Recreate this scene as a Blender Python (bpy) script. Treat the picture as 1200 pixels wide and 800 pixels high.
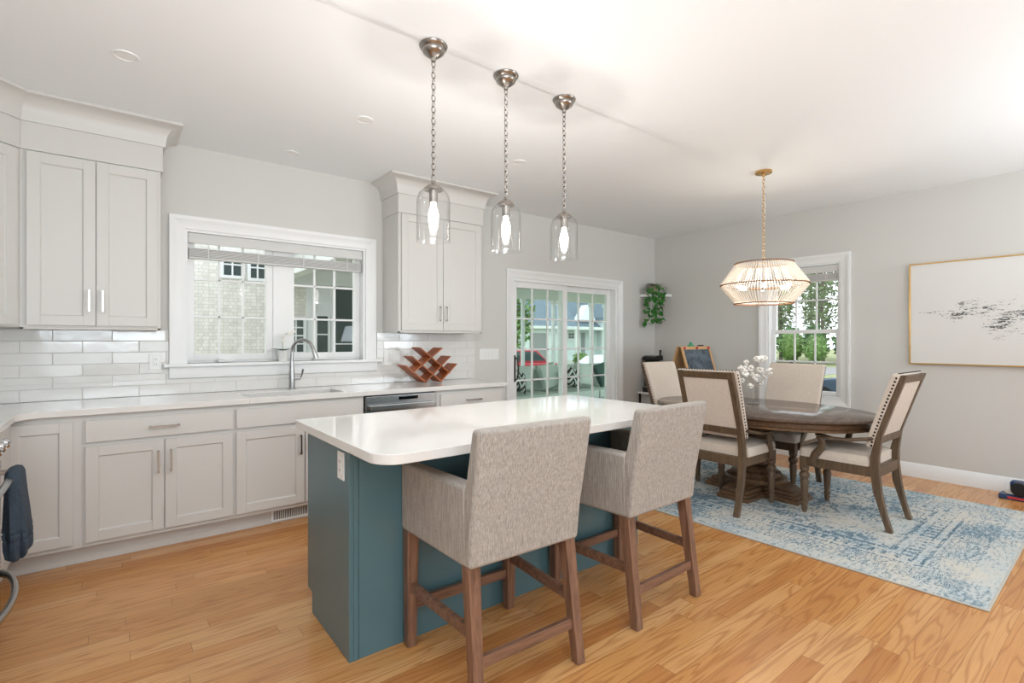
import bpy, bmesh, math, random
from math import sin, cos, pi, radians as R
from mathutils import Vector as V, Matrix

for o in list(bpy.data.objects):
    bpy.data.objects.remove(o)
SC = bpy.context.scene
COL = SC.collection

# ------------------------------------------------------------------ camera, sky, lights, exposure
cam_d = bpy.data.cameras.new('camera')
cam_d.sensor_width = 36.0
cam_d.lens = 595.0 / 1200.0 * 36.0
cam_d.shift_y = -1.3 / 1200.0
cam_d.clip_start = 0.05
cam_d.clip_end = 500
cam = bpy.data.objects.new('camera', cam_d)
COL.objects.link(cam)
cam.location = (0, 0, 1.306)
cam.rotation_euler = (R(90), 0, R(51.99 - 90))
SC.camera = cam

w = bpy.data.worlds.new('overcast_sky')
SC.world = w
w.use_nodes = True
bg = w.node_tree.nodes['Background']
bg.inputs[0].default_value = (0.90, 0.95, 1.0, 1)
bg.inputs[1].default_value = 2.2


def area(name, loc, target, size, size_y, power, color=(1, 1, 1), spread=180):
    d = bpy.data.lights.new(name, 'AREA')
    d.shape = 'RECTANGLE'
    d.size = size
    d.size_y = size_y
    d.energy = power
    d.color = color
    d.spread = R(spread)
    o = bpy.data.objects.new(name, d)
    COL.objects.link(o)
    o.location = loc
    o.rotation_euler = (V(target) - V(loc)).to_track_quat('-Z', 'Y').to_euler()
    return o


# unseen fill lamps added: two at the rear wall, two brightening the ceiling
area('rear_fill_light', (0.0, -2.75, 1.6), (0.0, 4, 1.3), 1.85, 1.7, 36, (0.82, 0.935, 1.0))
area('rear_fill_light', (5.15, -2.75, 1.6), (5.15, 4, 1.3), 1.35, 1.7, 28, (0.82, 0.935, 1.0))
area('ceiling_fill_light', (-0.10, -0.55, 1.45), (0.0, -0.28, 2.74), 1.5, 0.8, 78, (0.81, 0.925, 1.0))
area('ceiling_fill_light', (4.4, -1.2, 1.45), (4.2, -0.80, 2.74), 1.4, 1.0, 56, (0.81, 0.925, 1.0))

SC.view_settings.view_transform = 'Standard'
SC.view_settings.look = 'None'
SC.view_settings.exposure = 0.0
SC.view_settings.gamma = 1.0
SC.view_settings.use_curve_mapping = False


# ------------------------------------------------------------------ materials
def srgb(r, g, b):
    f = lambda c: (c / 255 / 12.92) if c / 255 <= 0.04045 else ((c / 255 + 0.055) / 1.055) ** 2.4
    return (f(r), f(g), f(b), 1)


MATS = {}


class NT:
    def __init__(s, m):
        s.t = m.node_tree

    def n(s, typ, **kw):
        nd = s.t.nodes.new(typ)
        for k, v in kw.items():
            if k.startswith('i_'):
                key = k[2:]
                key = int(key) if key.isdigit() else key.replace('_', ' ')
                inp = nd.inputs[key]
                if isinstance(v, bpy.types.NodeSocket):
                    s.t.links.new(v, inp)
                else:
                    inp.default_value = v
            else:
                setattr(nd, k, v)
        return nd

    def l(s, a, b):
        s.t.links.new(a, b)

    def m(s, op, a, b=0.0, c=None):
        nd = s.t.nodes.new('ShaderNodeMath')
        nd.operation = op
        for i, v in enumerate((a, b, c)):
            if v is None:
                continue
            if isinstance(v, bpy.types.NodeSocket):
                s.t.links.new(v, nd.inputs[i])
            else:
                nd.inputs[i].default_value = v
        return nd.outputs[0]

    def mix(s, f, a, b, blend='MIX'):
        nd = s.t.nodes.new('ShaderNodeMix')
        nd.data_type = 'RGBA'
        nd.blend_type = blend
        for i, v in ((0, f), (6, a), (7, b)):
            if isinstance(v, bpy.types.NodeSocket):
                s.t.links.new(v, nd.inputs[i])
            else:
                nd.inputs[i].default_value = v
        return nd.outputs[2]

    def ramp(s, f, stops):
        nd = s.t.nodes.new('ShaderNodeValToRGB')
        el = nd.color_ramp.elements
        while len(el) < len(stops):
            el.new(0.5)
        for e, (p, c) in zip(el, stops):
            e.position = p
            e.color = c
        s.t.links.new(f, nd.inputs[0])
        return nd.outputs[0]

    def noise(s, vec, scale, detail=2, rough=0.5, dist=0.0):
        nd = s.n('ShaderNodeTexNoise', i_Scale=scale, i_Detail=detail, i_Roughness=rough, i_Distortion=dist)
        s.l(vec, nd.inputs['Vector'])
        return nd.outputs[0]

    def mapping(s, scale, loc=(0, 0, 0), rot=(0, 0, 0), src='Object'):
        tc = s.n('ShaderNodeTexCoord')
        mp = s.n('ShaderNodeMapping')
        mp.inputs['Scale'].default_value = scale
        mp.inputs['Location'].default_value = loc
        mp.inputs['Rotation'].default_value = rot
        s.l(tc.outputs[src], mp.inputs['Vector'])
        return mp.outputs[0]

    def bump(s, h, strength, dist=0.01):
        nd = s.n('ShaderNodeBump', i_Strength=strength, i_Distance=dist)
        s.l(h, nd.inputs['Height'])
        return nd.outputs[0]


def mat(name, col, rough=0.5, metal=0.0, noise=0.0, nscale=(8, 8, 8), bump=0.0, bscale=60, **kw):
    m = bpy.data.materials.new(name)
    m.use_nodes = True
    p = m.node_tree.nodes['Principled BSDF']
    p.inputs['Base Color'].default_value = col
    p.inputs['Roughness'].default_value = rough
    p.inputs['Metallic'].default_value = metal
    for k, v in kw.items():
        p.inputs[k.replace('_', ' ')].default_value = v
    t = NT(m)
    if noise > 0:
        n1 = t.noise(t.mapping(nscale), 1.0, 4, 0.6)
        a = tuple(c * (1 - noise) for c in col[:3]) + (1,)
        b = tuple(min(1, c * (1 + noise)) for c in col[:3]) + (1,)
        t.l(t.mix(t.ramp(n1, [(0.3, (0, 0, 0, 1)), (0.7, (1, 1, 1, 1))]), a, b), p.inputs['Base Color'])
    if bump > 0:
        t.l(t.bump(t.noise(t.mapping((1, 1, 1)), bscale, 3), bump, 0.004), p.inputs['Normal'])
    MATS[name] = m
    return m


wall_m = mat('wall_paint', srgb(213, 211, 207), 0.7, bump=0.05, bscale=180)
ceil_m = mat('ceiling_paint', srgb(246, 248, 250), 0.85, bump=0.04, bscale=120)
trim_m = mat('white_trim_paint', srgb(241, 241, 241), 0.35)
cab_m = mat('cabinet_paint', srgb(213, 210, 206), 0.38)
teal_m = mat('teal_cabinet_paint', srgb(84, 115, 123), 0.30, noise=0.03, nscale=(2, 2, 2))
quartz_m = mat('white_quartz', srgb(230, 227, 224), 0.07, noise=0.025, nscale=(2.2, 2.2, 2.2), IOR=1.6)
tile_m = mat('glazed_tile', srgb(228, 226, 223), 0.10, noise=0.03, nscale=(7, 7, 14), bump=0.35, bscale=9)
grout_m = mat('grout', srgb(222, 220, 216), 0.8)
steel_m = mat('stainless_steel', srgb(176, 176, 176), 0.25, 1.0, bump=0.02, bscale=200)
nickel_m = mat('brushed_nickel', srgb(160, 154, 148), 0.27, 1.0, noise=0.05, nscale=(20, 20, 20))
chrome_m = mat('chrome', srgb(205, 205, 207), 0.13, 1.0, noise=0.02)
black_m = mat('black_plastic', srgb(22, 22, 24), 0.3, noise=0.1)
blackglass_m = mat('black_glass', srgb(8, 8, 9), 0.05)
brass_m = mat('brass', srgb(205, 164, 104), 0.25, 1.0, noise=0.05)
gold_m = mat('gold_frame_metal', srgb(206, 168, 96), 0.3, 1.0, noise=0.05)
plate_m = mat('white_plastic', srgb(240, 240, 238), 0.3)
beige_m = mat('beige_upholstery', srgb(214, 201, 188), 0.9, noise=0.06, nscale=(60, 60, 60), bump=0.3, bscale=400)
nail_m = mat('bronze_nail', srgb(40, 32, 28), 0.35, 0.7)
ceramic_m = mat('white_ceramic', srgb(240, 240, 238), 0.2)
leaf_m = mat('leaf_green', srgb(66, 128, 56), 0.4, noise=0.35, nscale=(30, 30, 30))
leafdark_m = mat('variegated_leaf', srgb(96, 118, 70), 0.4, noise=0.4, nscale=(25, 25, 25))
petal_m = mat('white_petal', srgb(243, 238, 232), 0.7, noise=0.04)
stem_m = mat('dry_stem', srgb(196, 186, 172), 0.7)
walnut_m = mat('acacia_wood', srgb(168, 92, 48), 0.4, noise=0.35, nscale=(8, 40, 40))
towel_m = mat('navy_towel', srgb(62, 74, 88), 0.95, noise=0.2, nscale=(80, 80, 80), bump=0.8, bscale=300)
pine_m = mat('easel_pine', srgb(206, 160, 112), 0.5, noise=0.12, nscale=(6, 40, 6))
red_m = mat('red_plastic', srgb(205, 60, 62), 0.4)
green_m = mat('green_plastic', srgb(50, 160, 110), 0.4)
blue_m = mat('navy_plastic', srgb(34, 66, 112), 0.35)
blind_m = mat('blind_slat', srgb(238, 237, 235), 0.5, noise=0.04, nscale=(4, 90, 90))
_t = NT(blind_m)
_p = blind_m.node_tree.nodes['Principled BSDF']
_tl = _t.n('ShaderNodeBsdfTranslucent')
_tl.inputs[0].default_value = srgb(240, 240, 238)
_mx = _t.n('ShaderNodeMixShader')
_mx.inputs[0].default_value = 0.25
_t.l(_p.outputs[0], _mx.inputs[1])
_t.l(_tl.outputs[0], _mx.inputs[2])
_t.l(_mx.outputs[0], blind_m.node_tree.nodes['Material Output'].inputs[0])
whitep_m = mat('exterior_white', srgb(232, 234, 234), 0.6)
sofa_m = mat('sage_sofa_fabric', srgb(196, 206, 198), 0.9, bump=0.2, bscale=200)
sofadark_m = mat('teal_pillow_fabric', srgb(70, 98, 92), 0.9)
roof_m = mat('blue_grey_shingles', srgb(112, 126, 138), 0.8, noise=0.1, nscale=(3, 3, 3))
darkwin_m = mat('dark_window_glass', srgb(62, 78, 76), 0.08)
grass_m = mat('lawn', srgb(152, 160, 112), 0.9, noise=0.2, nscale=(1.5, 1.5, 1.5))
road_m = mat('asphalt', srgb(150, 150, 150), 0.9, noise=0.08)
carred_m = mat('red_car_paint', srgb(176, 52, 62), 0.25)
carsil_m = mat('silver_car_paint', srgb(200, 208, 214), 0.25)
carblue_m = mat('blue_car_paint', srgb(70, 86, 104), 0.2)
foliage_m = mat('hedge_foliage', srgb(108, 140, 76), 0.8, noise=0.4, nscale=(5, 5, 5))
hedgedark_m = mat('dark_hedge_foliage', srgb(74, 112, 60), 0.8, noise=0.4, nscale=(5, 5, 5))
pinefol_m = mat('woodland_foliage', srgb(120, 138, 96), 0.8, noise=0.35, nscale=(2, 2, 2))
trunk_m = mat('grey_bark', srgb(122, 112, 102), 0.9, noise=0.2, nscale=(2, 2, 9))
deck_m = mat('porch_floor', srgb(160, 160, 156), 0.7)
garage_m = mat('garage_door_grey', srgb(150, 152, 152), 0.6)


def wood(name, c1, c2, rough=0.4, sc=(30, 30, 2.5)):
    m = bpy.data.materials.new(name)
    m.use_nodes = True
    p = m.node_tree.nodes['Principled BSDF']
    t = NT(m)
    v = t.mapping(sc)
    n1 = t.noise(v, 1.5, 5, 0.65, 0.6)
    t.l(t.ramp(n1, [(0.3, c1), (0.68, c2)]), p.inputs['Base Color'])
    p.inputs['Roughness'].default_value = rough
    t.l(t.bump(n1, 0.08, 0.003), p.inputs['Normal'])
    MATS[name] = m
    return m


stoolwood_m = wood('stool_walnut', srgb(92, 63, 48), srgb(146, 108, 86), 0.38)
stoolrail_m = wood('stool_walnut_rail', srgb(92, 63, 48), srgb(146, 108, 86), 0.38, (2.5, 30, 30))
chairwood_m = wood('weathered_oak', srgb(76, 61, 47), srgb(112, 90, 68), 0.45)
tablewood_m = wood('table_oak', srgb(78, 58, 42), srgb(122, 92, 66), 0.28, (3, 30, 30))
tabletop_m = wood('table_top_oak', srgb(78, 66, 60), srgb(112, 96, 86), 0.14, (3, 26, 26))


def fabric_stool():
    m = bpy.data.materials.new('heathered_linen')
    m.use_nodes = True
    p = m.node_tree.nodes['Principled BSDF']
    t = NT(m)
    n1 = t.noise(t.mapping((330, 330, 10)), 1.0, 3, 0.7)
    n2 = t.noise(t.mapping((45, 45, 160)), 1.0, 2, 0.6)
    f = t.m('ADD', t.m('MULTIPLY', n1, 0.85), t.m('MULTIPLY', n2, 0.15))
    t.l(t.ramp(f, [(0.34, srgb(134, 127, 121)), (0.5, srgb(168, 160, 152)), (0.66, srgb(192, 185, 177))]), p.inputs['Base Color'])
    p.inputs['Roughness'].default_value = 0.95
    t.l(t.bump(f, 0.2, 0.002), p.inputs['Normal'])
    return m


linen_m = fabric_stool()


def floor_mat():
    m = bpy.data.materials.new('oak_strip_floor')
    m.use_nodes = True
    p = m.node_tree.nodes['Principled BSDF']
    t = NT(m)
    tc = t.n('ShaderNodeTexCoord')
    sx = t.n('ShaderNodeSeparateXYZ')
    t.l(tc.outputs['Object'], sx.inputs[0])
    x, y = sx.outputs[0], sx.outputs[1]
    W = 0.0835
    row = t.m('FLOOR', t.m('DIVIDE', y, W))
    fy = t.m('FRACT', t.m('DIVIDE', y, W))
    wn = t.n('ShaderNodeTexWhiteNoise', noise_dimensions='1D')
    t.l(row, wn.inputs['W'])
    xo = t.m('ADD', t.m('DIVIDE', x, 1.15), t.m('MULTIPLY', wn.outputs[0], 7.31))
    cell = t.m('FLOOR', xo)
    fx = t.m('FRACT', xo)
    cmb = t.n('ShaderNodeCombineXYZ')
    t.l(row, cmb.inputs[0])
    t.l(cell, cmb.inputs[1])
    w2 = t.n('ShaderNodeTexWhiteNoise', noise_dimensions='2D')
    t.l(cmb.outputs[0], w2.inputs['Vector'])
    rnd = w2.outputs[0]
    # grain coordinates shift from plank to plank
    g = t.n('ShaderNodeCombineXYZ')
    t.l(t.m('ADD', t.m('MULTIPLY', x, 0.55), t.m('MULTIPLY', rnd, 37.0)), g.inputs[0])
    t.l(t.m('ADD', t.m('MULTIPLY', y, 7.0), t.m('MULTIPLY', rnd, 91.0)), g.inputs[1])
    big = t.noise(g.outputs[0], 1.6, 2, 0.5, 0.3)
    rings = t.m('FRACT', t.m('MULTIPLY', big, 9.0))
    rings = t.m('ABSOLUTE', t.m('SUBTRACT', t.m('MULTIPLY', rings, 2.0), 1.0))
    g2 = t.n('ShaderNodeCombineXYZ')
    t.l(t.m('MULTIPLY', x, 5.0), g2.inputs[0])
    t.l(t.m('MULTIPLY', y, 150.0), g2.inputs[1])
    fine = t.noise(g2.outputs[0], 1.0, 4, 0.7)
    base = t.ramp(rnd, [(0.0, srgb(192, 130, 74)), (0.3, srgb(206, 146, 86)), (0.75, srgb(213, 156, 95)), (1.0, srgb(221, 168, 110))])
    c = t.mix(t.m('MULTIPLY', t.ramp(rings, [(0.0, (0, 0, 0, 1)), (0.5, (0, 0, 0, 1)), (0.95, (1, 1, 1, 1))]), 0.55), base, srgb(164, 100, 52))
    c = t.mix(t.m('MULTIPLY', t.ramp(fine, [(0.42, (0, 0, 0, 1)), (0.72, (1, 1, 1, 1))]), 0.34), c, srgb(168, 106, 58))
    gy = t.m('LESS_THAN', t.m('MINIMUM', fy, t.m('SUBTRACT', 1.0, fy)), 0.011)
    gx = t.m('LESS_THAN', t.m('MINIMUM', fx, t.m('SUBTRACT', 1.0, fx)), 0.0012)
    gap = t.m('MAXIMUM', gy, gx)
    c = t.mix(t.m('MULTIPLY', gap, 0.55), c, srgb(96, 56, 30))
    t.l(c, p.inputs['Base Color'])
    p.inputs['Roughness'].default_value = 0.24
    h = t.m('SUBTRACT', t.m('MULTIPLY', fine, 0.15), gap)
    t.l(t.bump(h, 0.15, 0.002), p.inputs['Normal'])
    return m


floor_m = floor_mat()


def rug_mat(hx, hy):
    m = bpy.data.materials.new('distressed_rug')
    m.use_nodes = True
    p = m.node_tree.nodes['Principled BSDF']
    t = NT(m)
    tc = t.n('ShaderNodeTexCoord')
    sx = t.n('ShaderNodeSeparateXYZ')
    t.l(tc.outputs['Object'], sx.inputs[0])
    x, y = sx.outputs[0], sx.outputs[1]
    dx = t.m('SUBTRACT', hx, t.m('ABSOLUTE', x))
    dy = t.m('SUBTRACT', hy, t.m('ABSOLUTE', y))
    d = t.m('MINIMUM', dx, dy)
    along = t.mix(t.m('LESS_THAN', dx, dy), (0, 0, 0, 1), (1, 1, 1, 1))
    al = t.m('ADD', t.m('MULTIPLY', x, t.m('GREATER_THAN', dx, dy)), t.m('MULTIPLY', y, t.m('LESS_THAN', dx, dy)))

    def band(a, b):
        return t.m('MULTIPLY', t.m('GREATER_THAN', d, a), t.m('LESS_THAN', d, b))
    lines = band(0.33, 0.35)
    lines = t.m('MAXIMUM', lines, band(0.385, 0.395))
    lines = t.m('MAXIMUM', lines, band(0.455, 0.465))
    lines = t.m('MAXIMUM', lines, band(0.50, 0.53))
    key = t.m('MULTIPLY', band(0.395, 0.455), t.m('LESS_THAN', t.m('FRACT', t.m('MULTIPLY', al, 15.0)), 0.4))
    lines = t.m('MAXIMUM', lines, key)
    # motifs in the wide border and the field
    mot = t.n('ShaderNodeTexVoronoi', i_Scale=9.0)
    t.l(t.mapping((1, 1, 1)), mot.inputs['Vector'])
    motf = t.m('GREATER_THAN', t.m('SINE', t.m('MULTIPLY', mot.outputs[0], 70.0)), 0.25)
    border = t.m('MULTIPLY', band(0.13, 0.32), motf)
    rad = t.m('POWER', t.m('ADD', t.m('POWER', t.m('DIVIDE', x, 0.55), 2.0), t.m('POWER', t.m('DIVIDE', y, 1.0), 2.0)), 0.5)
    med = t.m('GREATER_THAN', t.m('SINE', t.m('ADD', t.m('MULTIPLY', rad, 19.0), t.m('MULTIPLY', mot.outputs[0], 8.0))), 0.1)
    field = t.m('MULTIPLY', t.m('GREATER_THAN', d, 0.53), med)
    patt = t.m('MAXIMUM', lines, t.m('MAXIMUM', border, t.m('MULTIPLY', field, 0.8)))
    # worn weave streaks that run across the width, plus larger worn patches
    streak = t.noise(t.mapping((13, 60, 1)), 1.0, 4, 0.75)
    patch = t.noise(t.mapping((2.2, 3.0, 1)), 1.0, 4, 0.65, 0.4)
    dots = t.noise(t.mapping((36, 52, 1)), 1.0, 4, 0.8)
    big = t.noise(t.mapping((1.1, 1.4, 1)), 1.0, 2, 0.5)
    wear = t.m('ADD', t.m('MULTIPLY', dots, 0.42), t.m('ADD', t.m('MULTIPLY', streak, 0.28), t.m('ADD', t.m('MULTIPLY', patch, 0.20), t.m('MULTIPLY', big, 0.16))))
    wear = t.m('ADD', wear, t.m('MULTIPLY', patt, 0.045))
    keep = t.ramp(wear, [(0.53, (0, 0, 0, 1)), (0.585, (1, 1, 1, 1))])
    amt = t.m('MULTIPLY', t.m('ADD', t.m('MULTIPLY', patt, 0.22), 0.74), keep)
    blue = t.mix(patch, srgb(46, 76, 96), srgb(98, 132, 150))
    basec = t.mix(t.ramp(patch, [(0.38, (0, 0, 0, 1)), (0.62, (1, 1, 1, 1))]), srgb(212, 206, 194), srgb(192, 202, 206))
    basec = t.mix(t.m('MULTIPLY', t.ramp(streak, [(0.4, (0, 0, 0, 1)), (0.65, (1, 1, 1, 1))]), 0.25), basec, srgb(156, 174, 184))
    c = t.mix(amt, basec, blue)
    c = t.mix(t.m('LESS_THAN', d, 0.012), c, srgb(190, 186, 176))
    t.l(c, p.inputs['Base Color'])
    p.inputs['Roughness'].default_value = 0.95
    t.l(t.bump(dots, 0.4, 0.004), p.inputs['Normal'])
    return m


def art_mat():
    m = bpy.data.materials.new('abstract_canvas')
    m.use_nodes = True
    p = m.node_tree.nodes['Principled BSDF']
    t = NT(m)
    tc = t.n('ShaderNodeTexCoord')
    sx = t.n('ShaderNodeSeparateXYZ')
    t.l(tc.outputs['Object'], sx.inputs[0])
    u = t.m('SUBTRACT', 0.71, sx.outputs[1])      # metres from the frame's left edge
    v = sx.outputs[2]                              # metres from the centre height
    cen = t.m('SUBTRACT', 0.02, t.m('MULTIPLY', u, 0.10))
    dist = t.m('ABSOLUTE', t.m('SUBTRACT', v, cen))
    half = t.m('MULTIPLY', t.m('MINIMUM', t.m('MULTIPLY', t.m('SUBTRACT', u, 0.10), 1.0), 1.0), 0.42)
    inside = t.m('SUBTRACT', 1.0, t.m('DIVIDE', dist, t.m('MAXIMUM', half, 0.004)))
    inside = t.m('MINIMUM', t.m('MAXIMUM', inside, 0.0), 1.0)
    n1 = t.noise(t.mapping((1, 12, 60), rot=(R(-7), 0, 0)), 1.0, 5, 0.8, 0.3)
    n2 = t.noise(t.mapping((1, 60, 110), rot=(R(-35), 0, 0)), 1.0, 3, 0.7)
    n3 = t.noise(t.mapping((1, 5, 9)), 1.0, 2, 0.5)
    s = t.m('ADD', t.m('MULTIPLY', n1, 0.55), t.m('ADD', t.m('MULTIPLY', n2, 0.35), t.m('MULTIPLY', n3, 0.3)))
    s = t.m('ADD', s, t.m('MULTIPLY', inside, 0.09))
    f = t.m('MULTIPLY', t.ramp(s, [(0.705, (0, 0, 0, 1)), (0.735, (1, 1, 1, 1))]), t.m('GREATER_THAN', inside, 0.01))
    t.l(t.mix(f, srgb(226, 224, 221), srgb(62, 62, 62)), p.inputs['Base Color'])
    p.inputs['Roughness'].default_value = 0.7
    return m


def glass(name, tint=(1, 1, 1, 1), edge=0.0, ior=1.45):
    m = bpy.data.materials.new(name)
    m.use_nodes = True
    nt = m.node_tree
    nt.nodes.clear()
    t = NT(m)
    out = t.n('ShaderNodeOutputMaterial')
    tr = t.n('ShaderNodeBsdfTransparent')
    tr.inputs[0].default_value = tint
    gl = t.n('ShaderNodeBsdfGlossy')
    gl.inputs['Roughness'].default_value = 0.02
    mx = t.n('ShaderNodeMixShader')
    fr = t.n('ShaderNodeFresnel', i_IOR=ior)
    fac = fr.outputs[0]
    if edge:
        lw = t.n('ShaderNodeLayerWeight', i_Blend=0.25)
        fac = t.m('MINIMUM', t.m('ADD', fac, t.m('MULTIPLY', lw.outputs['Facing'], edge)), 0.8)
    geo = t.n('ShaderNodeNewGeometry')
    fac = t.m('MULTIPLY', fac, t.m('SUBTRACT', 1.0, geo.outputs['Backfacing']))
    t.l(fac, mx.inputs[0])
    t.l(tr.outputs[0], mx.inputs[1])
    t.l(gl.outputs[0], mx.inputs[2])
    t.l(mx.outputs[0], out.inputs[0])
    return m


winglass_m = glass('window_glass', (0.99, 0.995, 0.993, 1))
doorglass_m = glass('tinted_door_glass', (0.90, 0.965, 0.94, 1))
lampglass_m = glass('clear_lamp_glass', (0.98, 0.98, 0.98, 1), 0.35)
vaseglass_m = glass('clear_vase_glass', (0.96, 0.97, 0.97, 1), 0.25)


def emis(name, col, s):
    m = bpy.data.materials.new(name)
    m.use_nodes = True
    p = m.node_tree.nodes['Principled BSDF']
    p.inputs['Base Color'].default_value = (0.9, 0.9, 0.9, 1)
    p.inputs['Emission Color'].default_value = col
    p.inputs['Emission Strength'].default_value = s
    return m


bulb_m = emis('lit_bulb', (1, 0.94, 0.87, 1), 13)
bead_m = mat('wood_bead_white', srgb(246, 236, 222), 0.6, Subsurface_Weight=0.0)
bead_m.node_tree.nodes['Principled BSDF'].inputs['Transmission Weight'].default_value = 0.0
twine_m = mat('brown_jute_ring', srgb(140, 98, 66), 0.8, noise=0.4, nscale=(90, 90, 90))


def shingle_mat():
    m = bpy.data.materials.new('cedar_shingles')
    m.use_nodes = True
    p = m.node_tree.nodes['Principled BSDF']
    t = NT(m)
    br = t.n('ShaderNodeTexBrick', i_Scale=1.0)
    br.offset = 0.4
    br.squash = 0.7
    br.inputs['Color1'].default_value = srgb(238, 235, 228)
    br.inputs['Color2'].default_value = srgb(220, 217, 209)
    br.inputs['Mortar'].default_value = srgb(200, 197, 190)
    br.inputs['Mortar Size'].default_value = 0.0035
    br.inputs['Brick Width'].default_value = 0.10
    br.inputs['Row Height'].default_value = 0.057
    mp = t.mapping((1, 1, 1), rot=(R(90), 0, 0))
    t.l(mp, br.inputs['Vector'])
    n = t.noise(t.mapping((9, 9, 9)), 1.0, 4, 0.7)
    c = t.mix(t.m('MULTIPLY', t.ramp(n, [(0.4, (0, 0, 0, 1)), (0.7, (1, 1, 1, 1))]), 0.35), br.outputs[0], srgb(172, 168, 158))
    t.l(c, p.inputs['Base Color'])
    p.inputs['Roughness'].default_value = 0.9
    t.l(t.bump(br.outputs[1], -0.5, 0.01), p.inputs['Normal'])
    return m


shingle_m = shingle_mat()


def pillow_mat():
    m = bpy.data.materials.new('zigzag_pillow')
    m.use_nodes = True
    p = m.node_tree.nodes['Principled BSDF']
    t = NT(m)
    tc = t.n('ShaderNodeTexCoord')
    sx = t.n('ShaderNodeSeparateXYZ')
    t.l(tc.outputs['Object'], sx.inputs[0])
    z = t.m('MULTIPLY', t.m('ABSOLUTE', t.m('SUBTRACT', t.m('FRACT', t.m('MULTIPLY', sx.outputs[0], 6.0)), 0.5)), 0.9)
    s = t.m('FRACT', t.m('ADD', t.m('MULTIPLY', sx.outputs[2], 8.0), t.m('MULTIPLY', z, 2.0)))
    t.l(t.mix(t.m('GREATER_THAN', s, 0.5), srgb(28, 34, 36), srgb(200, 204, 198)), p.inputs['Base Color'])
    p.inputs['Roughness'].default_value = 0.9
    return m


zig_m = pillow_mat()


def chalk_mat():
    m = bpy.data.materials.new('chalkboard')
    m.use_nodes = True
    p = m.node_tree.nodes['Principled BSDF']
    t = NT(m)
    n = t.noise(t.mapping((9, 9, 9), rot=(0, R(40), 0)), 1.0, 4, 0.7, 0.5)
    t.l(t.ramp(n, [(0.35, srgb(48, 60, 70)), (0.75, srgb(112, 126, 136))]), p.inputs['Base Color'])
    p.inputs['Roughness'].default_value = 0.7
    return m


chalk_m = chalk_mat()


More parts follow.
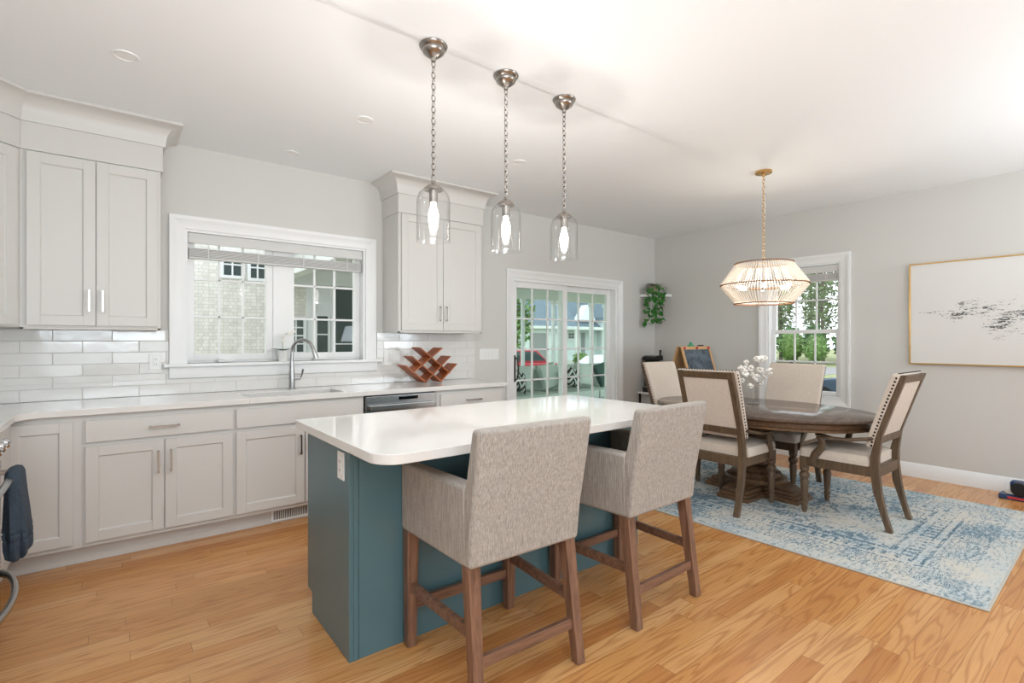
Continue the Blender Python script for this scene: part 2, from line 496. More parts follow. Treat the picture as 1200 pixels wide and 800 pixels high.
# ------------------------------------------------------------------ mesh builder
class MB:
    def __init__(s):
        s.v = []
        s.f = []

    def add(s, vs, fs, M=None):
        b = len(s.v)
        for p in vs:
            p = V(p)
            s.v.append(M @ p if M is not None else p)
        for f in fs:
            s.f.append([i + b for i in f])
        return s

    def box(s, x0, x1, y0, y1, z0, z1, M=None):
        return s.hexa([(x0, y0, z0), (x1, y0, z0), (x1, y1, z0), (x0, y1, z0)],
                      [(x0, y0, z1), (x1, y0, z1), (x1, y1, z1), (x0, y1, z1)], M)

    def hexa(s, lo, hi, M=None):
        return s.add(list(lo) + list(hi), [(3, 2, 1, 0), (4, 5, 6, 7), (0, 1, 5, 4), (1, 2, 6, 5), (2, 3, 7, 6), (3, 0, 4, 7)], M)

    def prism(s, pts, a, b, axis='z', M=None):
        """closed outline extruded from a to b along an axis; pts are the other two coordinates in order"""
        def mk(p, h):
            if axis == 'z':
                return (p[0], p[1], h)
            if axis == 'x':
                return (h, p[0], p[1])
            return (p[0], h, p[1])
        n = len(pts)
        vs = [mk(p, a) for p in pts] + [mk(p, b) for p in pts]
        fs = [tuple(range(n))[::-1], tuple(range(n, 2 * n))] + [(i, (i + 1) % n, n + (i + 1) % n, n + i) for i in range(n)]
        return s.add(vs, fs, M)

    def lathe(s, prof, c=(0, 0, 0), n=24, M=None, sq=1.0):
        """prof: list of (r, z)"""
        vs = []
        fs = []
        for (r, z) in prof:
            for i in range(n):
                a = 2 * pi * i / n
                vs.append((c[0] + r * cos(a), c[1] + r * sq * sin(a), c[2] + z))
        for k in range(len(prof) - 1):
            for i in range(n):
                j = (i + 1) % n
                fs.append((k * n + i, k * n + j, (k + 1) * n + j, (k + 1) * n + i))
        if prof[0][0] > 1e-5:
            fs.append(tuple(range(n))[::-1])
        if prof[-1][0] > 1e-5:
            m = (len(prof) - 1) * n
            fs.append(tuple(range(m, m + n)))
        return s.add(vs, fs, M)

    def shell(s, prof, c=(0, 0, 0), n=32):
        vs = []
        fs = []
        for (r, z) in prof:
            for i in range(n):
                a = 2 * pi * i / n
                vs.append((c[0] + r * cos(a), c[1] + r * sin(a), c[2] + z))
        for k in range(len(prof) - 1):
            for i in range(n):
                j = (i + 1) % n
                fs.append((k * n + i, k * n + j, (k + 1) * n + j, (k + 1) * n + i))
        return s.add(vs, fs)

    def tube(s, pts, r, n=8, M=None, closed=False, flat=None):
        """swept tube; r a number or list; flat=(rx, ry) gives an oval section"""
        pts = [V(p) for p in pts]
        m = len(pts)
        rr = r if isinstance(r, (list, tuple)) else [r] * m
        vs = []
        fs = []
        up = V((0, 0, 1))
        prev = None
        for k, p in enumerate(pts):
            if closed:
                d = pts[(k + 1) % m] - pts[k - 1]
            else:
                d = pts[min(k + 1, m - 1)] - pts[max(k - 1, 0)]
            d.normalize()
            if prev is None:
                a = d.orthogonal() if abs(d.dot(up)) > 0.95 else d.cross(up)
            else:
                a = prev - d * prev.dot(d)
            a.normalize()
            prev = a
            b = d.cross(a)
            fx, fy = flat if flat else (1, 1)
            for i in range(n):
                t = 2 * pi * i / n
                vs.append(p + a * cos(t) * rr[k] * fx + b * sin(t) * rr[k] * fy)
        for k in range(m if closed else m - 1):
            k2 = (k + 1) % m
            for i in range(n):
                j = (i + 1) % n
                fs.append((k * n + i, k * n + j, k2 * n + j, k2 * n + i))
        if not closed:
            fs.append(tuple(range(n))[::-1])
            fs.append(tuple(range((m - 1) * n, m * n)))
        return s.add(vs, fs, M)

    def ball(s, c, r, n=8, k=5, M=None):
        rx, ry, rz = r if isinstance(r, (list, tuple)) else (r, r, r)
        vs = [(c[0], c[1], c[2] - rz)]
        fs = []
        for a in range(1, k):
            ph = pi * a / k
            for i in range(n):
                t = 2 * pi * i / n
                vs.append((c[0] + rx * sin(ph) * cos(t), c[1] + ry * sin(ph) * sin(t), c[2] - rz * cos(ph)))
        vs.append((c[0], c[1], c[2] + rz))
        for i in range(n):
            j = (i + 1) % n
            fs.append((0, 1 + j, 1 + i))
            for a in range(k - 2):
                b = 1 + a * n
                fs.append((b + i, b + j, b + n + j, b + n + i))
            b = 1 + (k - 2) * n
            fs.append((b + i, b + j, len(vs) - 1))
        return s.add(vs, fs, M)

    def build(s, name, m, parent=None, origin=(0, 0, 0), bevel=0.0, seg=2, flat=False, subsurf=0):
        me = bpy.data.meshes.new(name)
        o3 = V(origin)
        me.from_pydata([tuple(p - o3) for p in s.v], [], s.f)
        bm = bmesh.new()
        bm.from_mesh(me)
        if name not in OPEN:
            bmesh.ops.recalc_face_normals(bm, faces=bm.faces)
        bm.to_mesh(me)
        bm.free()
        if not flat:
            me.polygons.foreach_set('use_smooth', [True] * len(me.polygons))
            me.set_sharp_from_angle(angle=R(38))
        me.materials.append(m)
        o = bpy.data.objects.new(name, me)
        COL.objects.link(o)
        if parent:
            o.parent = parent
        else:
            o.location = o3
        if bevel:
            b = o.modifiers.new('bevel', 'BEVEL')
            b.width = bevel
            b.segments = seg
            b.limit_method = 'ANGLE'
            b.angle_limit = R(40)
            if not flat:
                b.harden_normals = True
        if subsurf:
            q = o.modifiers.new('subd', 'SUBSURF')
            q.levels = subsurf
            q.render_levels = subsurf
        return o


OPEN = set()


def tag(o, label, cat, group=None):
    o['label'] = label
    o['category'] = cat
    if group:
        o['group'] = group
    return o


def thing(name, label, cat, loc=(0, 0, 0), rz=0, group=None):
    o = bpy.data.objects.new(name, None)
    o.empty_display_size = 0.1
    COL.objects.link(o)
    o.location = loc
    o.rotation_euler = (0, 0, rz)
    return tag(o, label, cat, group)


def struct(o):
    o['kind'] = 'structure'
    return o


def sroot(name):
    o = bpy.data.objects.new(name, None)
    COL.objects.link(o)
    return struct(o)


def copy_tree(o, parent=None):
    c = o.copy()
    COL.objects.link(c)
    c.parent = parent
    for ch in list(o.children):
        copy_tree(ch, c)
    return c


def put(o, loc, rz, label):
    o.location = loc
    o.rotation_euler = (0, 0, rz)
    o['label'] = label
    return o


def box(name, m, x0, x1, y0, y1, z0, z1, parent=None, bevel=0.0, origin=(0, 0, 0)):
    return MB().box(x0, x1, y0, y1, z0, z1).build(name, m, parent, origin, bevel)


XL, XR, YB, YF, CH = -1.06, 6.03, 4.43, -2.8, 2.74      # room extents

# ------------------------------------------------------------------ room shell
fl = MB().box(XL - 0.15, XR + 0.15, YF - 0.15, YB + 0.15, -0.05, 0.0)
struct(fl.build('floor', floor_m))
cl = MB().box(XL - 0.15, XR + 0.15, YF - 0.15, YB + 0.15, CH, CH + 0.12)
# the taped drywall joint that shows as a faint ridge along the pendants
cl.prism([(2.12, CH + 0.01), (2.12, CH - 0.0002), (2.186, CH - 0.0018), (2.197, CH - 0.0002), (2.197, CH + 0.01)], 0.45, 3.25, 'x')
struct(cl.build('ceiling', ceil_m))


def wall_with_holes(name, axis, pos, thick, a0, a1, holes):
    """axis 'y': wall in the plane y=pos spanning x; 'x': plane x=pos spanning y. holes: (a0,a1,z0,z1)"""
    mb = MB()
    cuts = sorted(set([a0, a1] + [h[0] for h in holes] + [h[1] for h in holes]))
    for i in range(len(cuts) - 1):
        l, r = cuts[i], cuts[i + 1]
        zs = [(0, CH)]
        for h in holes:
            if h[0] <= l + 1e-6 and h[1] >= r - 1e-6:
                zs = [(0, h[2]), (h[3], CH)]
        for z0, z1 in zs:
            if z1 - z0 < 1e-4:
                continue
            if axis == 'y':
                mb.box(l, r, pos, pos + thick, z0, z1)
            else:
                mb.box(pos, pos + thick, l, r, z0, z1)
    return struct(mb.build(name, wall_m))


KW = (0.403, 1.780, 1.136, 2.128)     # kitchen window opening
DR = (3.470, 5.225, 0.0, 2.000)       # sliding door opening
RW = (2.085, 2.850, 0.690, 2.140)     # right wall window opening
wall_with_holes('wall_back', 'y', YB, 0.15, XL - 0.15, XR + 0.15, [KW, DR])
wall_with_holes('wall_right', 'x', XR, 0.15, YF, YB, [RW])
wall_with_holes('wall_left', 'x', XL - 0.15, 0.15, YF, YB, [])
wall_with_holes('wall_rear', 'y', YF - 0.15, 0.15, XL - 0.15, XR + 0.15, [(-0.95, 0.95, 0.7, 2.5), (4.45, 5.85, 0.7, 2.5)])


def profile_base(name, pts):
    return pts


# baseboards: a tall board with a stepped cap
def baseboard(name, axis, pos, sgn, a, b):
    pr = [(0, 0), (0.016, 0), (0.016, 0.098), (0.011, 0.106), (0.009, 0.128), (0.004, 0.134), (0, 0.134)]
    mb = MB()
    if axis == 'x':
        mb.prism([(pos - sgn * d, z) for d, z in pr], a, b, 'y')
    else:
        mb.prism([(pos - sgn * d, z) for d, z in pr], a, b, 'x')
    return struct(mb.build(name, trim_m))


baseboard('baseboard_right', 'x', XR, 1, YF, YB - 0.02)
baseboard('baseboard_back', 'y', YB, 1, 5.335, XR - 0.02)
baseboard('baseboard_left', 'x', XL, -1, YF, 2.3)


def casing(x0, x1, z0, z1, wdt, depth, bottom=False):
    """picture frame casing around an opening, in local (u, out, z); returns MB using x,y=-out"""
    mb = MB()
    pr = [(0, 0), (0, depth * 0.6), (wdt * 0.12, depth * 0.75), (wdt * 0.7, depth * 0.75), (wdt * 0.8, depth), (wdt, depth), (wdt, 0)]
    # left, right jamb casings and the head, mitred
    def side(xa, sg):
        vs = []
        for (u, d) in pr:
            vs.append((xa - sg * u, -d, z0 - (wdt if bottom else 0) + (wdt - u if bottom else 0)))
        for (u, d) in pr:
            vs.append((xa - sg * u, -d, z1 + u))
        n = len(pr)
        fs = [tuple(range(n)), tuple(range(n, 2 * n))[::-1]] + [(i, (i + 1) % n, n + (i + 1) % n, n + i) for i in range(n)]
        mb.add(vs, fs)
    side(x0, 1)
    side(x1, -1)
    def head(za, sg):
        vs = [(x0 - u, -d, za + sg * u) for (u, d) in pr] + [(x1 + u, -d, za + sg * u) for (u, d) in pr]
        n = len(pr)
        mb.add(vs, [tuple(range(n)), tuple(range(n, 2 * n))[::-1]] + [(i, (i + 1) % n, n + (i + 1) % n, n + i) for i in range(n)])
    head(z1, 1)
    if bottom:
        head(z0, -1)
    return mb


def place(mb, M):
    mb.v = [M @ p for p in mb.v]
    return mb


def sash(x0, x1, z0, z1, y, t, rail, cols, rows, bar=0.016, rail_bottom=None):
    """glazed sash frame with muntins, front at y"""
    rb = rail_bottom or rail
    mb = MB()
    mb.box(x0, x0 + rail, y, y + t, z0, z1)
    mb.box(x1 - rail, x1, y, y + t, z0, z1)
    mb.box(x0 + rail, x1 - rail, y, y + t, z1 - rail, z1)
    mb.box(x0 + rail, x1 - rail, y, y + t, z0, z0 + rb)
    gx0, gx1, gz0, gz1 = x0 + rail, x1 - rail, z0 + rb, z1 - rail
    for i in range(1, cols):
        c = gx0 + (gx1 - gx0) * i / cols
        mb.box(c - bar / 2, c + bar / 2, y + t * 0.25, y + t * 0.75, gz0, gz1)
    for i in range(1, rows):
        c = gz0 + (gz1 - gz0) * i / rows
        mb.box(gx0, gx1, y + t * 0.25, y + t * 0.75, c - bar / 2, c + bar / 2)
    return mb, (gx0, gx1, gz0, gz1)


# window_1: twin casement over the sink
w1 = sroot('window_1')
place(casing(KW[0], KW[1], KW[2], KW[3], 0.095, 0.024), Matrix.Translation((0, YB, 0))).build('window_casing', trim_m, w1)
mb = MB().box(0.270, 1.925, YB - 0.06, YB + 0.09, 1.112, 1.136)
mb.build('window_sill', trim_m, w1, bevel=0.006)
MB().prism([(YB, 1.112), (YB - 0.022, 1.112), (YB - 0.022, 1.045), (YB - 0.016, 1.03), (YB, 1.026)], 0.308, 1.885, 'x').build('window_apron', trim_m, w1)
mb = MB()
mb.box(KW[0], KW[0] + 0.018, YB, YB + 0.15, KW[2], KW[3])
mb.box(KW[1] - 0.018, KW[1], YB, YB + 0.15, KW[2], KW[3])
mb.box(KW[0] + 0.018, KW[1] - 0.018, YB, YB + 0.15, KW[3] - 0.018, KW[3])
mb.box(1.025, 1.140, YB + 0.075, YB + 0.149, KW[2] + 0.0145, KW[3] - 0.0185)
mb.box(KW[0] + 0.0185, KW[1] - 0.0185, YB + 0.0905, YB + 0.149, KW[2] - 0.019, KW[2] + 0.014)
mb.build('window_frame', trim_m, w1)
for (a, b) in ((0.421, 1.025), (1.140, 1.762)):
    mb, g = sash(a, b, 1.150, 2.110, YB + 0.085, 0.045, 0.052, 3, 3)
    s_ = mb.build('window_sash', trim_m, w1, bevel=0.002)
    MB().box(g[0], g[1], YB + 0.105, YB + 0.110, g[2], g[3]).build('window_pane', winglass_m, s_)
    c = a + 0.26
    MB().box(c - 0.055, c + 0.055, YB + 0.045, YB + 0.085, 1.138, 1.156).tube([(c + 0.02, YB + 0.06, 1.158), (c - 0.06, YB + 0.045, 1.166)], 0.006).build('crank_handle', trim_m, s_, bevel=0.004)

# door_1: sliding glass door, fixed leaf on the left in front
d1 = sroot('door_1')
place(casing(DR[0], DR[1], DR[2], DR[3], 0.094, 0.024), Matrix.Translation((0, YB, 0))).build('door_casing', trim_m, d1)
mb = MB()
mb.box(DR[0], DR[0] + 0.02, YB, YB + 0.15, 0, DR[3])
mb.box(DR[1] - 0.04, DR[1], YB, YB + 0.15, 0, DR[3])
mb.box(DR[0] + 0.02, DR[1] - 0.04, YB, YB + 0.15, DR[3] - 0.03, DR[3])
mb.box(DR[0] + 0.02, DR[1] - 0.04, YB, YB + 0.15, 0.001, 0.02)
mb.build('door_frame', trim_m, d1)
for (a, b, y0) in ((3.49, 4.345, YB + 0.035), (4.285, 5.185, YB + 0.085)):
    mb, g = sash(a, b, 0.02, 1.97, y0, 0.042, 0.066, 3, 5, 0.018, 0.13)
    s_ = mb.build('door_leaf', trim_m, d1, bevel=0.002)
    MB().box(g[0], g[1], y0 + 0.018, y0 + 0.023, g[2], g[3]).build('door_pane', doorglass_m, s_)
    if a < 4:
        pts = [(3.525, y0 - 0.002, 1.115), (3.527, y0 - 0.045, 1.10), (3.535, y0 - 0.055, 1.03), (3.537, y0 - 0.057, 0.98), (3.535, y0 - 0.055, 0.93), (3.527, y0 - 0.045, 0.875), (3.525, y0 - 0.002, 0.86)]
        MB().tube(pts, 0.009, 8).box(3.514, 3.54, y0 - 0.004, y0, 0.84, 1.14).build('door_handle', black_m, s_)

# window_2: double-hung window in the right wall, built facing -y then turned to face -x
w2 = sroot('window_2')
TR = Matrix.Translation((XR, 0, 0)) @ Matrix(((0, 1, 0, 0), (1, 0, 0, 0), (0, 0, 1, 0), (0, 0, 0, 1)))   # (u, out) -> (y, x)
place(casing(RW[0], RW[1], RW[2], RW[3], 0.092, 0.024, True), TR).build('window_casing', trim_m, w2)
place(MB().box(RW[0] + 0.001, RW[1] - 0.001, -0.012, 0.08, 0.690, 0.706), TR).build('window_sill', trim_m, w2, bevel=0.003)
mb = MB()
mb.box(RW[0], RW[0] + 0.02, 0, 0.15, RW[2], RW[3])
mb.box(RW[1] - 0.02, RW[1], 0, 0.15, RW[2], RW[3])
mb.box(RW[0] + 0.02, RW[1] - 0.02, 0, 0.15, RW[3] - 0.02, RW[3])
mb.box(RW[0] + 0.02, RW[1] - 0.02, 0.0805, 0.15, RW[2], RW[2] + 0.02)
place(mb, TR).build('window_frame', trim_m, w2)
for (z0, z1, yy) in ((1.385, 2.12, 0.095), (0.71, 1.425, 0.055)):
    mb, g = sash(RW[0] + 0.02, RW[1] - 0.02, z0, z1, yy, 0.036, 0.042, 3, 2, 0.016)
    s_ = place(mb, TR).build('window_sash', trim_m, w2, bevel=0.002)
    place(MB().box(g[0], g[1], yy + 0.016, yy + 0.021, g[2], g[3]), TR).build('window_pane', winglass_m, s_)


# blinds
def blind(name, label, u0, u1, ztop, M, stack, hang):
    t = thing(name, label, 'window blind', M @ V(((u0 + u1) / 2, 0, ztop)))
    o = M @ V(((u0 + u1) / 2, 0, ztop))
    place(MB().box(u0, u1, 0.015, 0.028, ztop - 0.078, ztop), M).build('valance', blind_m, t, o, bevel=0.004)
    place(MB().box(u0 + 0.005, u1 - 0.005, 0.03, 0.075, ztop - 0.05, ztop), M).build('headrail', blind_m, t, o)
    n = 7
    for k in range(n):
        z = stack - k * 0.0095
        place(MB().box(u0 + 0.008, u1 - 0.008, 0.028, 0.078, z - 0.0065, z), M).build('slat', blind_m, t, o)
    place(MB().box(u0 + 0.008, u1 - 0.008, 0.027, 0.079, stack - n * 0.0095 - 0.014, stack - n * 0.0095), M).build('bottom_rail', blind_m, t, o, bevel=0.003)
    L = u1 - u0
    for f in (0.1, 0.36, 0.62, 0.9) if L > 1 else (0.18, 0.82):
        u = u0 + L * f
        place(MB().box(u - 0.004, u + 0.004, 0.024, 0.0262, stack - 0.085, ztop - 0.05), M).build('ladder_cord', blind_m, t, o)
    if hang:
        place(MB().tube([(u1 - 0.05, 0.012, ztop - 0.06), (u1 - 0.05, 0.012, hang)], 0.0018, 5).ball((u1 - 0.05, 0.012, hang - 0.01), (0.006, 0.006, 0.014)), M).build('pull_cord', blind_m, t, o)
    return t


blind('window_blind', 'wide white slatted blind drawn up above the kitchen sink', KW[0] + 0.022, KW[1] - 0.022, 2.109, Matrix.Translation((0, YB, 0)), 2.0, 1.50)
blind('window_blind', 'narrow white slatted blind drawn up in the dining window', RW[0] + 0.022, RW[1] - 0.022, 2.118, TR, 2.03, None)

# ------------------------------------------------------------------ tile backsplash (each tile a bevelled handmade piece)
random.seed(4)
tl = MB()
TW, TH, G = 0.3035, 0.0775, 0.003
z0 = 0.915
segs_low = [(XL, 2.96)]
for r_ in range(6):
    za = z0 + r_ * TH
    zb = min(za + TH - G, 1.384)
    off = (-0.318 if r_ % 2 == 1 else -0.17)
    x = off - TW * 6
    while x < 2.96:
        a, b = max(x, XL + 0.002), min(x + TW - G, 2.96)
        spans = [(a, b, za, zb)]
        # keep clear of the window with its casing, sill and apron
        out = []
        for (p, q, c, d) in spans:
            if c < 1.024:
                out.append((p, q, c, min(d, 1.023)))
                if d > 1.028:
                    for (pp, qq) in ((p, min(q, 0.306)), (max(p, 1.887), q)):
                        if qq - pp > 0.01:
                            out.append((pp, qq, 1.0225, d))
            else:
                lim0, lim1 = (0.266, 1.929) if d > 1.10 and c < 1.14 else (0.306, 1.887)
                for (pp, qq) in ((p, min(q, lim0)), (max(p, lim1), q)):
                    if qq - pp > 0.01:
                        out.append((pp, qq, c, d))
        for (p, q, c, d) in out:
            if q - p > 0.008 and d - c > 0.008:
                j = random.uniform(-0.0006, 0.0006)
                k = random.uniform(-0.0006, 0.0006)
                y = YB - 0.009
                tl.hexa([(p, y + j, c), (q, y + k, c), (q, YB - 0.002, c), (p, YB - 0.002, c)],
                        [(p, y - k, d), (q, y - j, d), (q, YB - 0.002, d), (p, YB - 0.002, d)])
        x += TW
bs = thing('tile_backsplash', 'glossy white handmade subway tile backsplash behind the sink counter', 'backsplash', (1.0, YB, 0.914))
tl.build('tile_field', tile_m, bs, (1.0, YB, 0.914), bevel=0.0022)
mb = MB()
mb.box(XL + 0.002, 0.306, YB - 0.0055, YB - 0.0005, 0.9145, 1.384)
mb.box(0.306, 1.887, YB - 0.0055, YB - 0.0005, 0.9145, 1.023)
mb.box(1.887, 2.96, YB - 0.0055, YB - 0.0005, 0.9145, 1.384)
mb.build('grout_bed', grout_m, bs, (1.0, YB, 0.914))


# ------------------------------------------------------------------ cabinets
def shaker(u0, u1, v0, v1, M, st=0.058, t=0.020):
    """shaker door, local (u, depth outwards, v); back face at depth 0"""
    mb = MB()
    b = 0.006
    mb.box(u0, u0 + st, 0, t, v0, v1)
    mb.box(u1 - st, u1, 0, t, v0, v1)
    mb.box(u0 + st, u1 - st, 0, t, v0, v0 + st)
    mb.box(u0 + st, u1 - st, 0, t, v1 - st, v1)
    # recessed panel with a small chamfer step
    a0, a1, c0, c1 = u0 + st, u1 - st, v0 + st, v1 - st
    mb.hexa([(a0, t - 0.003, c0), (a1, t - 0.003, c0), (a1, t - 0.003, c1), (a0, t - 0.003, c1)],
            [(a0 + b, t - 0.010, c0 + b), (a1 - b, t - 0.010, c0 + b), (a1 - b, t - 0.010, c1 - b), (a0 + b, t - 0.010, c1 - b)])
    mb.f.pop(-6)
    mb.f.pop(-1) if False else None
    mb.box(a0, a1, 0, t - 0.0102, c0, c1)
    return place(mb, M)


def slab(u0, u1, v0, v1, M, t=0.020):
    return place(MB().box(u0, u1, 0, t, v0, v1), M)


def bar_pull(u, v, length, vertical, M, t=0.020):
    h = length / 2
    mb = MB()
    w_ = 0.005
    if vertical:
        mb.box(u - w_, u + w_, t + 0.024, t + 0.033, v - h, v + h)
        for k in (-1, 1):
            mb.box(u - w_, u + w_, t, t + 0.026, v + k * (h - 0.008) - 0.005, v + k * (h - 0.008) + 0.005)
    else:
        mb.box(u - h, u + h, t + 0.024, t + 0.033, v - w_, v + w_)
        for k in (-1, 1):
            mb.box(u + k * (h - 0.008) - 0.005, u + k * (h - 0.008) + 0.005, t, t + 0.026, v - w_, v + w_)
    return place(mb, M)


def MX(y):   # local (u, d, v) on a plane y, facing -y
    return Matrix.Translation((0, y, 0)) @ Matrix(((1, 0, 0, 0), (0, -1, 0, 0), (0, 0, 1, 0), (0, 0, 0, 1)))


def crown(path, z0, z1, out):
    """crown moulding swept along plan corners (list of ((x,y),(nx,ny)))"""
    prof = [(0.0, z0), (0.012, z0), (0.016, z0 + 0.02)]
    for i in range(1, 7):
        a = i / 6
        prof.append((0.016 + (out - 0.022) * (1 - cos(a * pi / 2)) * 1.0, z0 + 0.02 + (z1 - z0 - 0.04) * sin(a * pi / 2) ** 0.9))
    prof += [(out, z1 - 0.018), (out, z1 - 0.0005), (0.0, z1 - 0.0005)]
    mb = MB()
    vs = []
    n = len(prof)
    for (x, y), (nx, ny) in path:
        for d, z in prof:
            vs.append((x + nx * d, y + ny * d, z))
    fs = []
    for k in range(len(path) - 1):
        for i in range(n - 1):
            fs.append((k * n + i, k * n + i + 1, (k + 1) * n + i + 1, (k + 1) * n + i))
    # close the back
    for k in range(len(path) - 1):
        fs.append((k * n, (k + 1) * n, (k + 1) * n + n - 1, k * n + n - 1))
    fs.append(tuple(range(n)))
    fs.append(tuple(range((len(path) - 1) * n, len(path) * n))[::-1])
    return mb.add(vs, fs)


CY = 4.10        # carcass front of upper cabinets
UB, UT, FT = 1.385, 2.425, 2.60


def upper(name, label, x0, x1, doors, left_return, right_return):
    t = thing(name, label, 'wall cabinet', ((x0 + x1) / 2, YB, UB))
    o = ((x0 + x1) / 2, YB, UB)
    mb = MB().box(x0, x1, CY, YB - 0.002, UB, UT)
    mb.box(x0, x0 + 0.018, CY, YB - 0.002, UB - 0.012, UB).box(x1 - 0.018, x1, CY, YB - 0.002, UB - 0.012, UB).box(x0, x1, CY, CY + 0.018, UB - 0.012, UB)
    mb.build('cabinet_body', cab_m, t, o, bevel=0.0015)
    MB().box(x0 + (-0.006 if left_return else 0.005), x1 + (0.012 if right_return else 0), CY - 0.012, YB - 0.002, UT, FT).build('frieze_board', cab_m, t, o, bevel=0.0015)
    e0 = x0 - (0.006 if left_return else 0)
    e1 = x1 + 0.012
    yf = CY - 0.012
    path = []
    if left_return:
        path += [((e0, YB - 0.002), (-1, 0)), ((e0, yf), (-1, -1))]
    else:
        path += [((x0 + 0.005, yf), (0.414, -1))]
    path += [((e1, yf), (1, -1)), ((e1, YB - 0.002), (1, 0))]
    crown(path, FT - 0.012, CH, 0.105).build('crown_molding', cab_m, t, o)
    M = MX(CY)
    for (a, b, hs) in doors:
        d = shaker(a, b, UB + 0.012, UT - 0.010, M).build('door', cab_m, t, o, bevel=0.0012)
        hu = b - 0.03 if hs > 0 else a + 0.03
        bar_pull(hu, UB + 0.165, 0.135, True, M).build('handle', nickel_m, d, o)
    return t


upper('wall_cabinet', 'two-door pale grey wall cabinet left of the kitchen window', -0.440, 0.238, [(-0.408, -0.096, 1), (-0.091, 0.221, -1)], False, True)
upper('wall_cabinet', 'two-door pale grey wall cabinet between the window and sliding door', 1.945, 2.826, [(1.972, 2.382, 1), (2.387, 2.802, -1)], True, True)

# diagonal corner wall cabinet
cc = thing('corner_wall_cabinet', 'angled pale grey corner wall cabinet at the left edge', 'wall cabinet', (XL, YB, UB))
oc = (XL, YB, UB)
dx = -0.440
dl = 0.62 - 0.33
P0 = (dx, CY)
P1 = (dx - dl, CY - dl)
pl = [(XL + 0.002, YB - 0.002), (dx, YB - 0.002), P0, P1, (XL + 0.002, P1[1])]
MB().prism(pl[::-1], UB, UT).build('cabinet_body', cab_m, cc, oc, bevel=0.0015)
k_ = 0.012
pl2 = [(XL + 0.002, YB - 0.002), (dx + 0.0048, YB - 0.002), (dx + 0.0048, CY - k_), (P1[0] + 0.005, P1[1] - k_), (XL + 0.002, P1[1] - k_)]
MB().prism(pl2[::-1], UT, FT).build('frieze_board', cab_m, cc, oc, bevel=0.0015)
crown([((XL + 0.002, P1[1] - k_), (0, -1)), ((P1[0] + 0.005, P1[1] - k_), (0.414, -1)), ((dx + 0.005, CY - k_), (0.414, -1))], FT - 0.012, CH, 0.105).build('crown_molding', cab_m, cc, oc)
s2 = math.sqrt(0.5)
# local u runs from P1 towards P0, depth outwards along (+x, -y)
MD = Matrix(((s2, s2, 0, P1[0]), (s2, -s2, 0, P1[1]), (0, 0, 1, 0), (0, 0, 0, 1)))
LD = dl / s2
d_ = shaker(0.018, LD - 0.024, UB + 0.012, UT - 0.010, MD).build('door', cab_m, cc, oc, bevel=0.0012)
bar_pull(0.05, UB + 0.165, 0.135, True, MD).build('handle', nickel_m, d_, oc)

# base cabinets
BY = 3.832       # carcass front
BZ0, BZ1, TK = 0.112, 0.876, 3.905


def base(name, label, x0, x1, fronts, extra=None):
    t = thing(name, label, 'base cabinet', ((x0 + x1) / 2, YB, 0))
    o = ((x0 + x1) / 2, YB, 0)
    mb = MB().box(x0, x1, BY, YB - 0.002, BZ0, BZ1)
    if extra:
        extra(mb)
    mb.build('cabinet_body', cab_m, t, o, bevel=0.001)
    MB().box(x0, x1, TK, YB - 0.01, 0.001, BZ0).build('toe_kick', cab_m, t, o)
    M = MX(BY)
    for kind, a, b, v0, v1, h in fronts:
        if kind == 'door':
            d = shaker(a, b, v0, v1, M).build('door', cab_m, t, o, bevel=0.0012)
            if h:
                bar_pull(b - 0.03 if h > 0 else a + 0.03, v1 - 0.13, 0.14, True, M).build('handle', nickel_m, d, o)
        else:
            d = slab(a, b, v0, v1, M).build('drawer' if h else 'false_front', cab_m, t, o, bevel=0.002)
            if h:
                bar_pull((a + b) / 2, (v0 + v1) / 2, 0.16, False, M).build('handle', nickel_m, d, o)
    return t


DZ0, DZ1, WZ0, WZ1 = 0.140, 0.692, 0.715, 0.842
base('base_cabinet', 'corner base cabinet with one plain door beside the range', XL + 0.002, -0.150, [('door', -0.470, -0.190, DZ0, WZ1, 0)],
     lambda mb: mb.box(XL + 0.002, -0.445, 3.175, BY, BZ0, BZ1))
base('base_cabinet', 'base cabinet with one wide drawer over two doors, left of the sink', -0.150, 0.628,
     [('drawer', -0.135, 0.618, WZ0, WZ1, 1), ('door', -0.135, 0.239, DZ0, DZ1, 1), ('door', 0.245, 0.618, DZ0, DZ1, -1)])


def sink_hole_body(t):
    pass


# sink cabinet body is an open box so that the basin can hang in it
sb = thing('base_cabinet', 'sink base cabinet with plain false front over two doors', 'base cabinet', (1.08, YB, 0))
so = (1.08, YB, 0)
mb = MB().box(0.628, 0.646, BY, YB - 0.002, BZ0, BZ1).box(1.507, 1.525, BY, YB - 0.002, BZ0, BZ1).box(0.646, 1.507, BY + 0.006, YB - 0.012, BZ0, BZ0 + 0.018).box(0.646, 1.507, BY, BY + 0.006, BZ0, BZ1).box(0.646, 1.507, YB - 0.012, YB - 0.002, BZ0, BZ1)
mb.build('cabinet_body', cab_m, sb, so)
MB().box(0.628, 1.525, TK, YB - 0.01, 0.001, BZ0).build('toe_kick', cab_m, sb, so)
M = MX(BY)
slab(0.640, 1.513, WZ0, WZ1, M).build('false_front', cab_m, sb, so, bevel=0.002)
for a, b, h in ((0.640, 1.079, 1), (1.085, 1.513, -1)):
    d = shaker(a, b, DZ0, DZ1, M).build('door', cab_m, sb, so, bevel=0.0012)
    bar_pull(b - 0.03 if h > 0 else a + 0.03, DZ1 - 0.13, 0.14, True, M).build('handle', nickel_m, d, so)

base('base_cabinet', 'base cabinet with one drawer at the sliding door end of the counter', 2.165, 2.892,
     [('drawer', 2.205, 2.868, WZ0, WZ1, 1), ('door', 2.205, 2.533, DZ0, DZ1, 1), ('door', 2.540, 2.868, DZ0, DZ1, -1)])

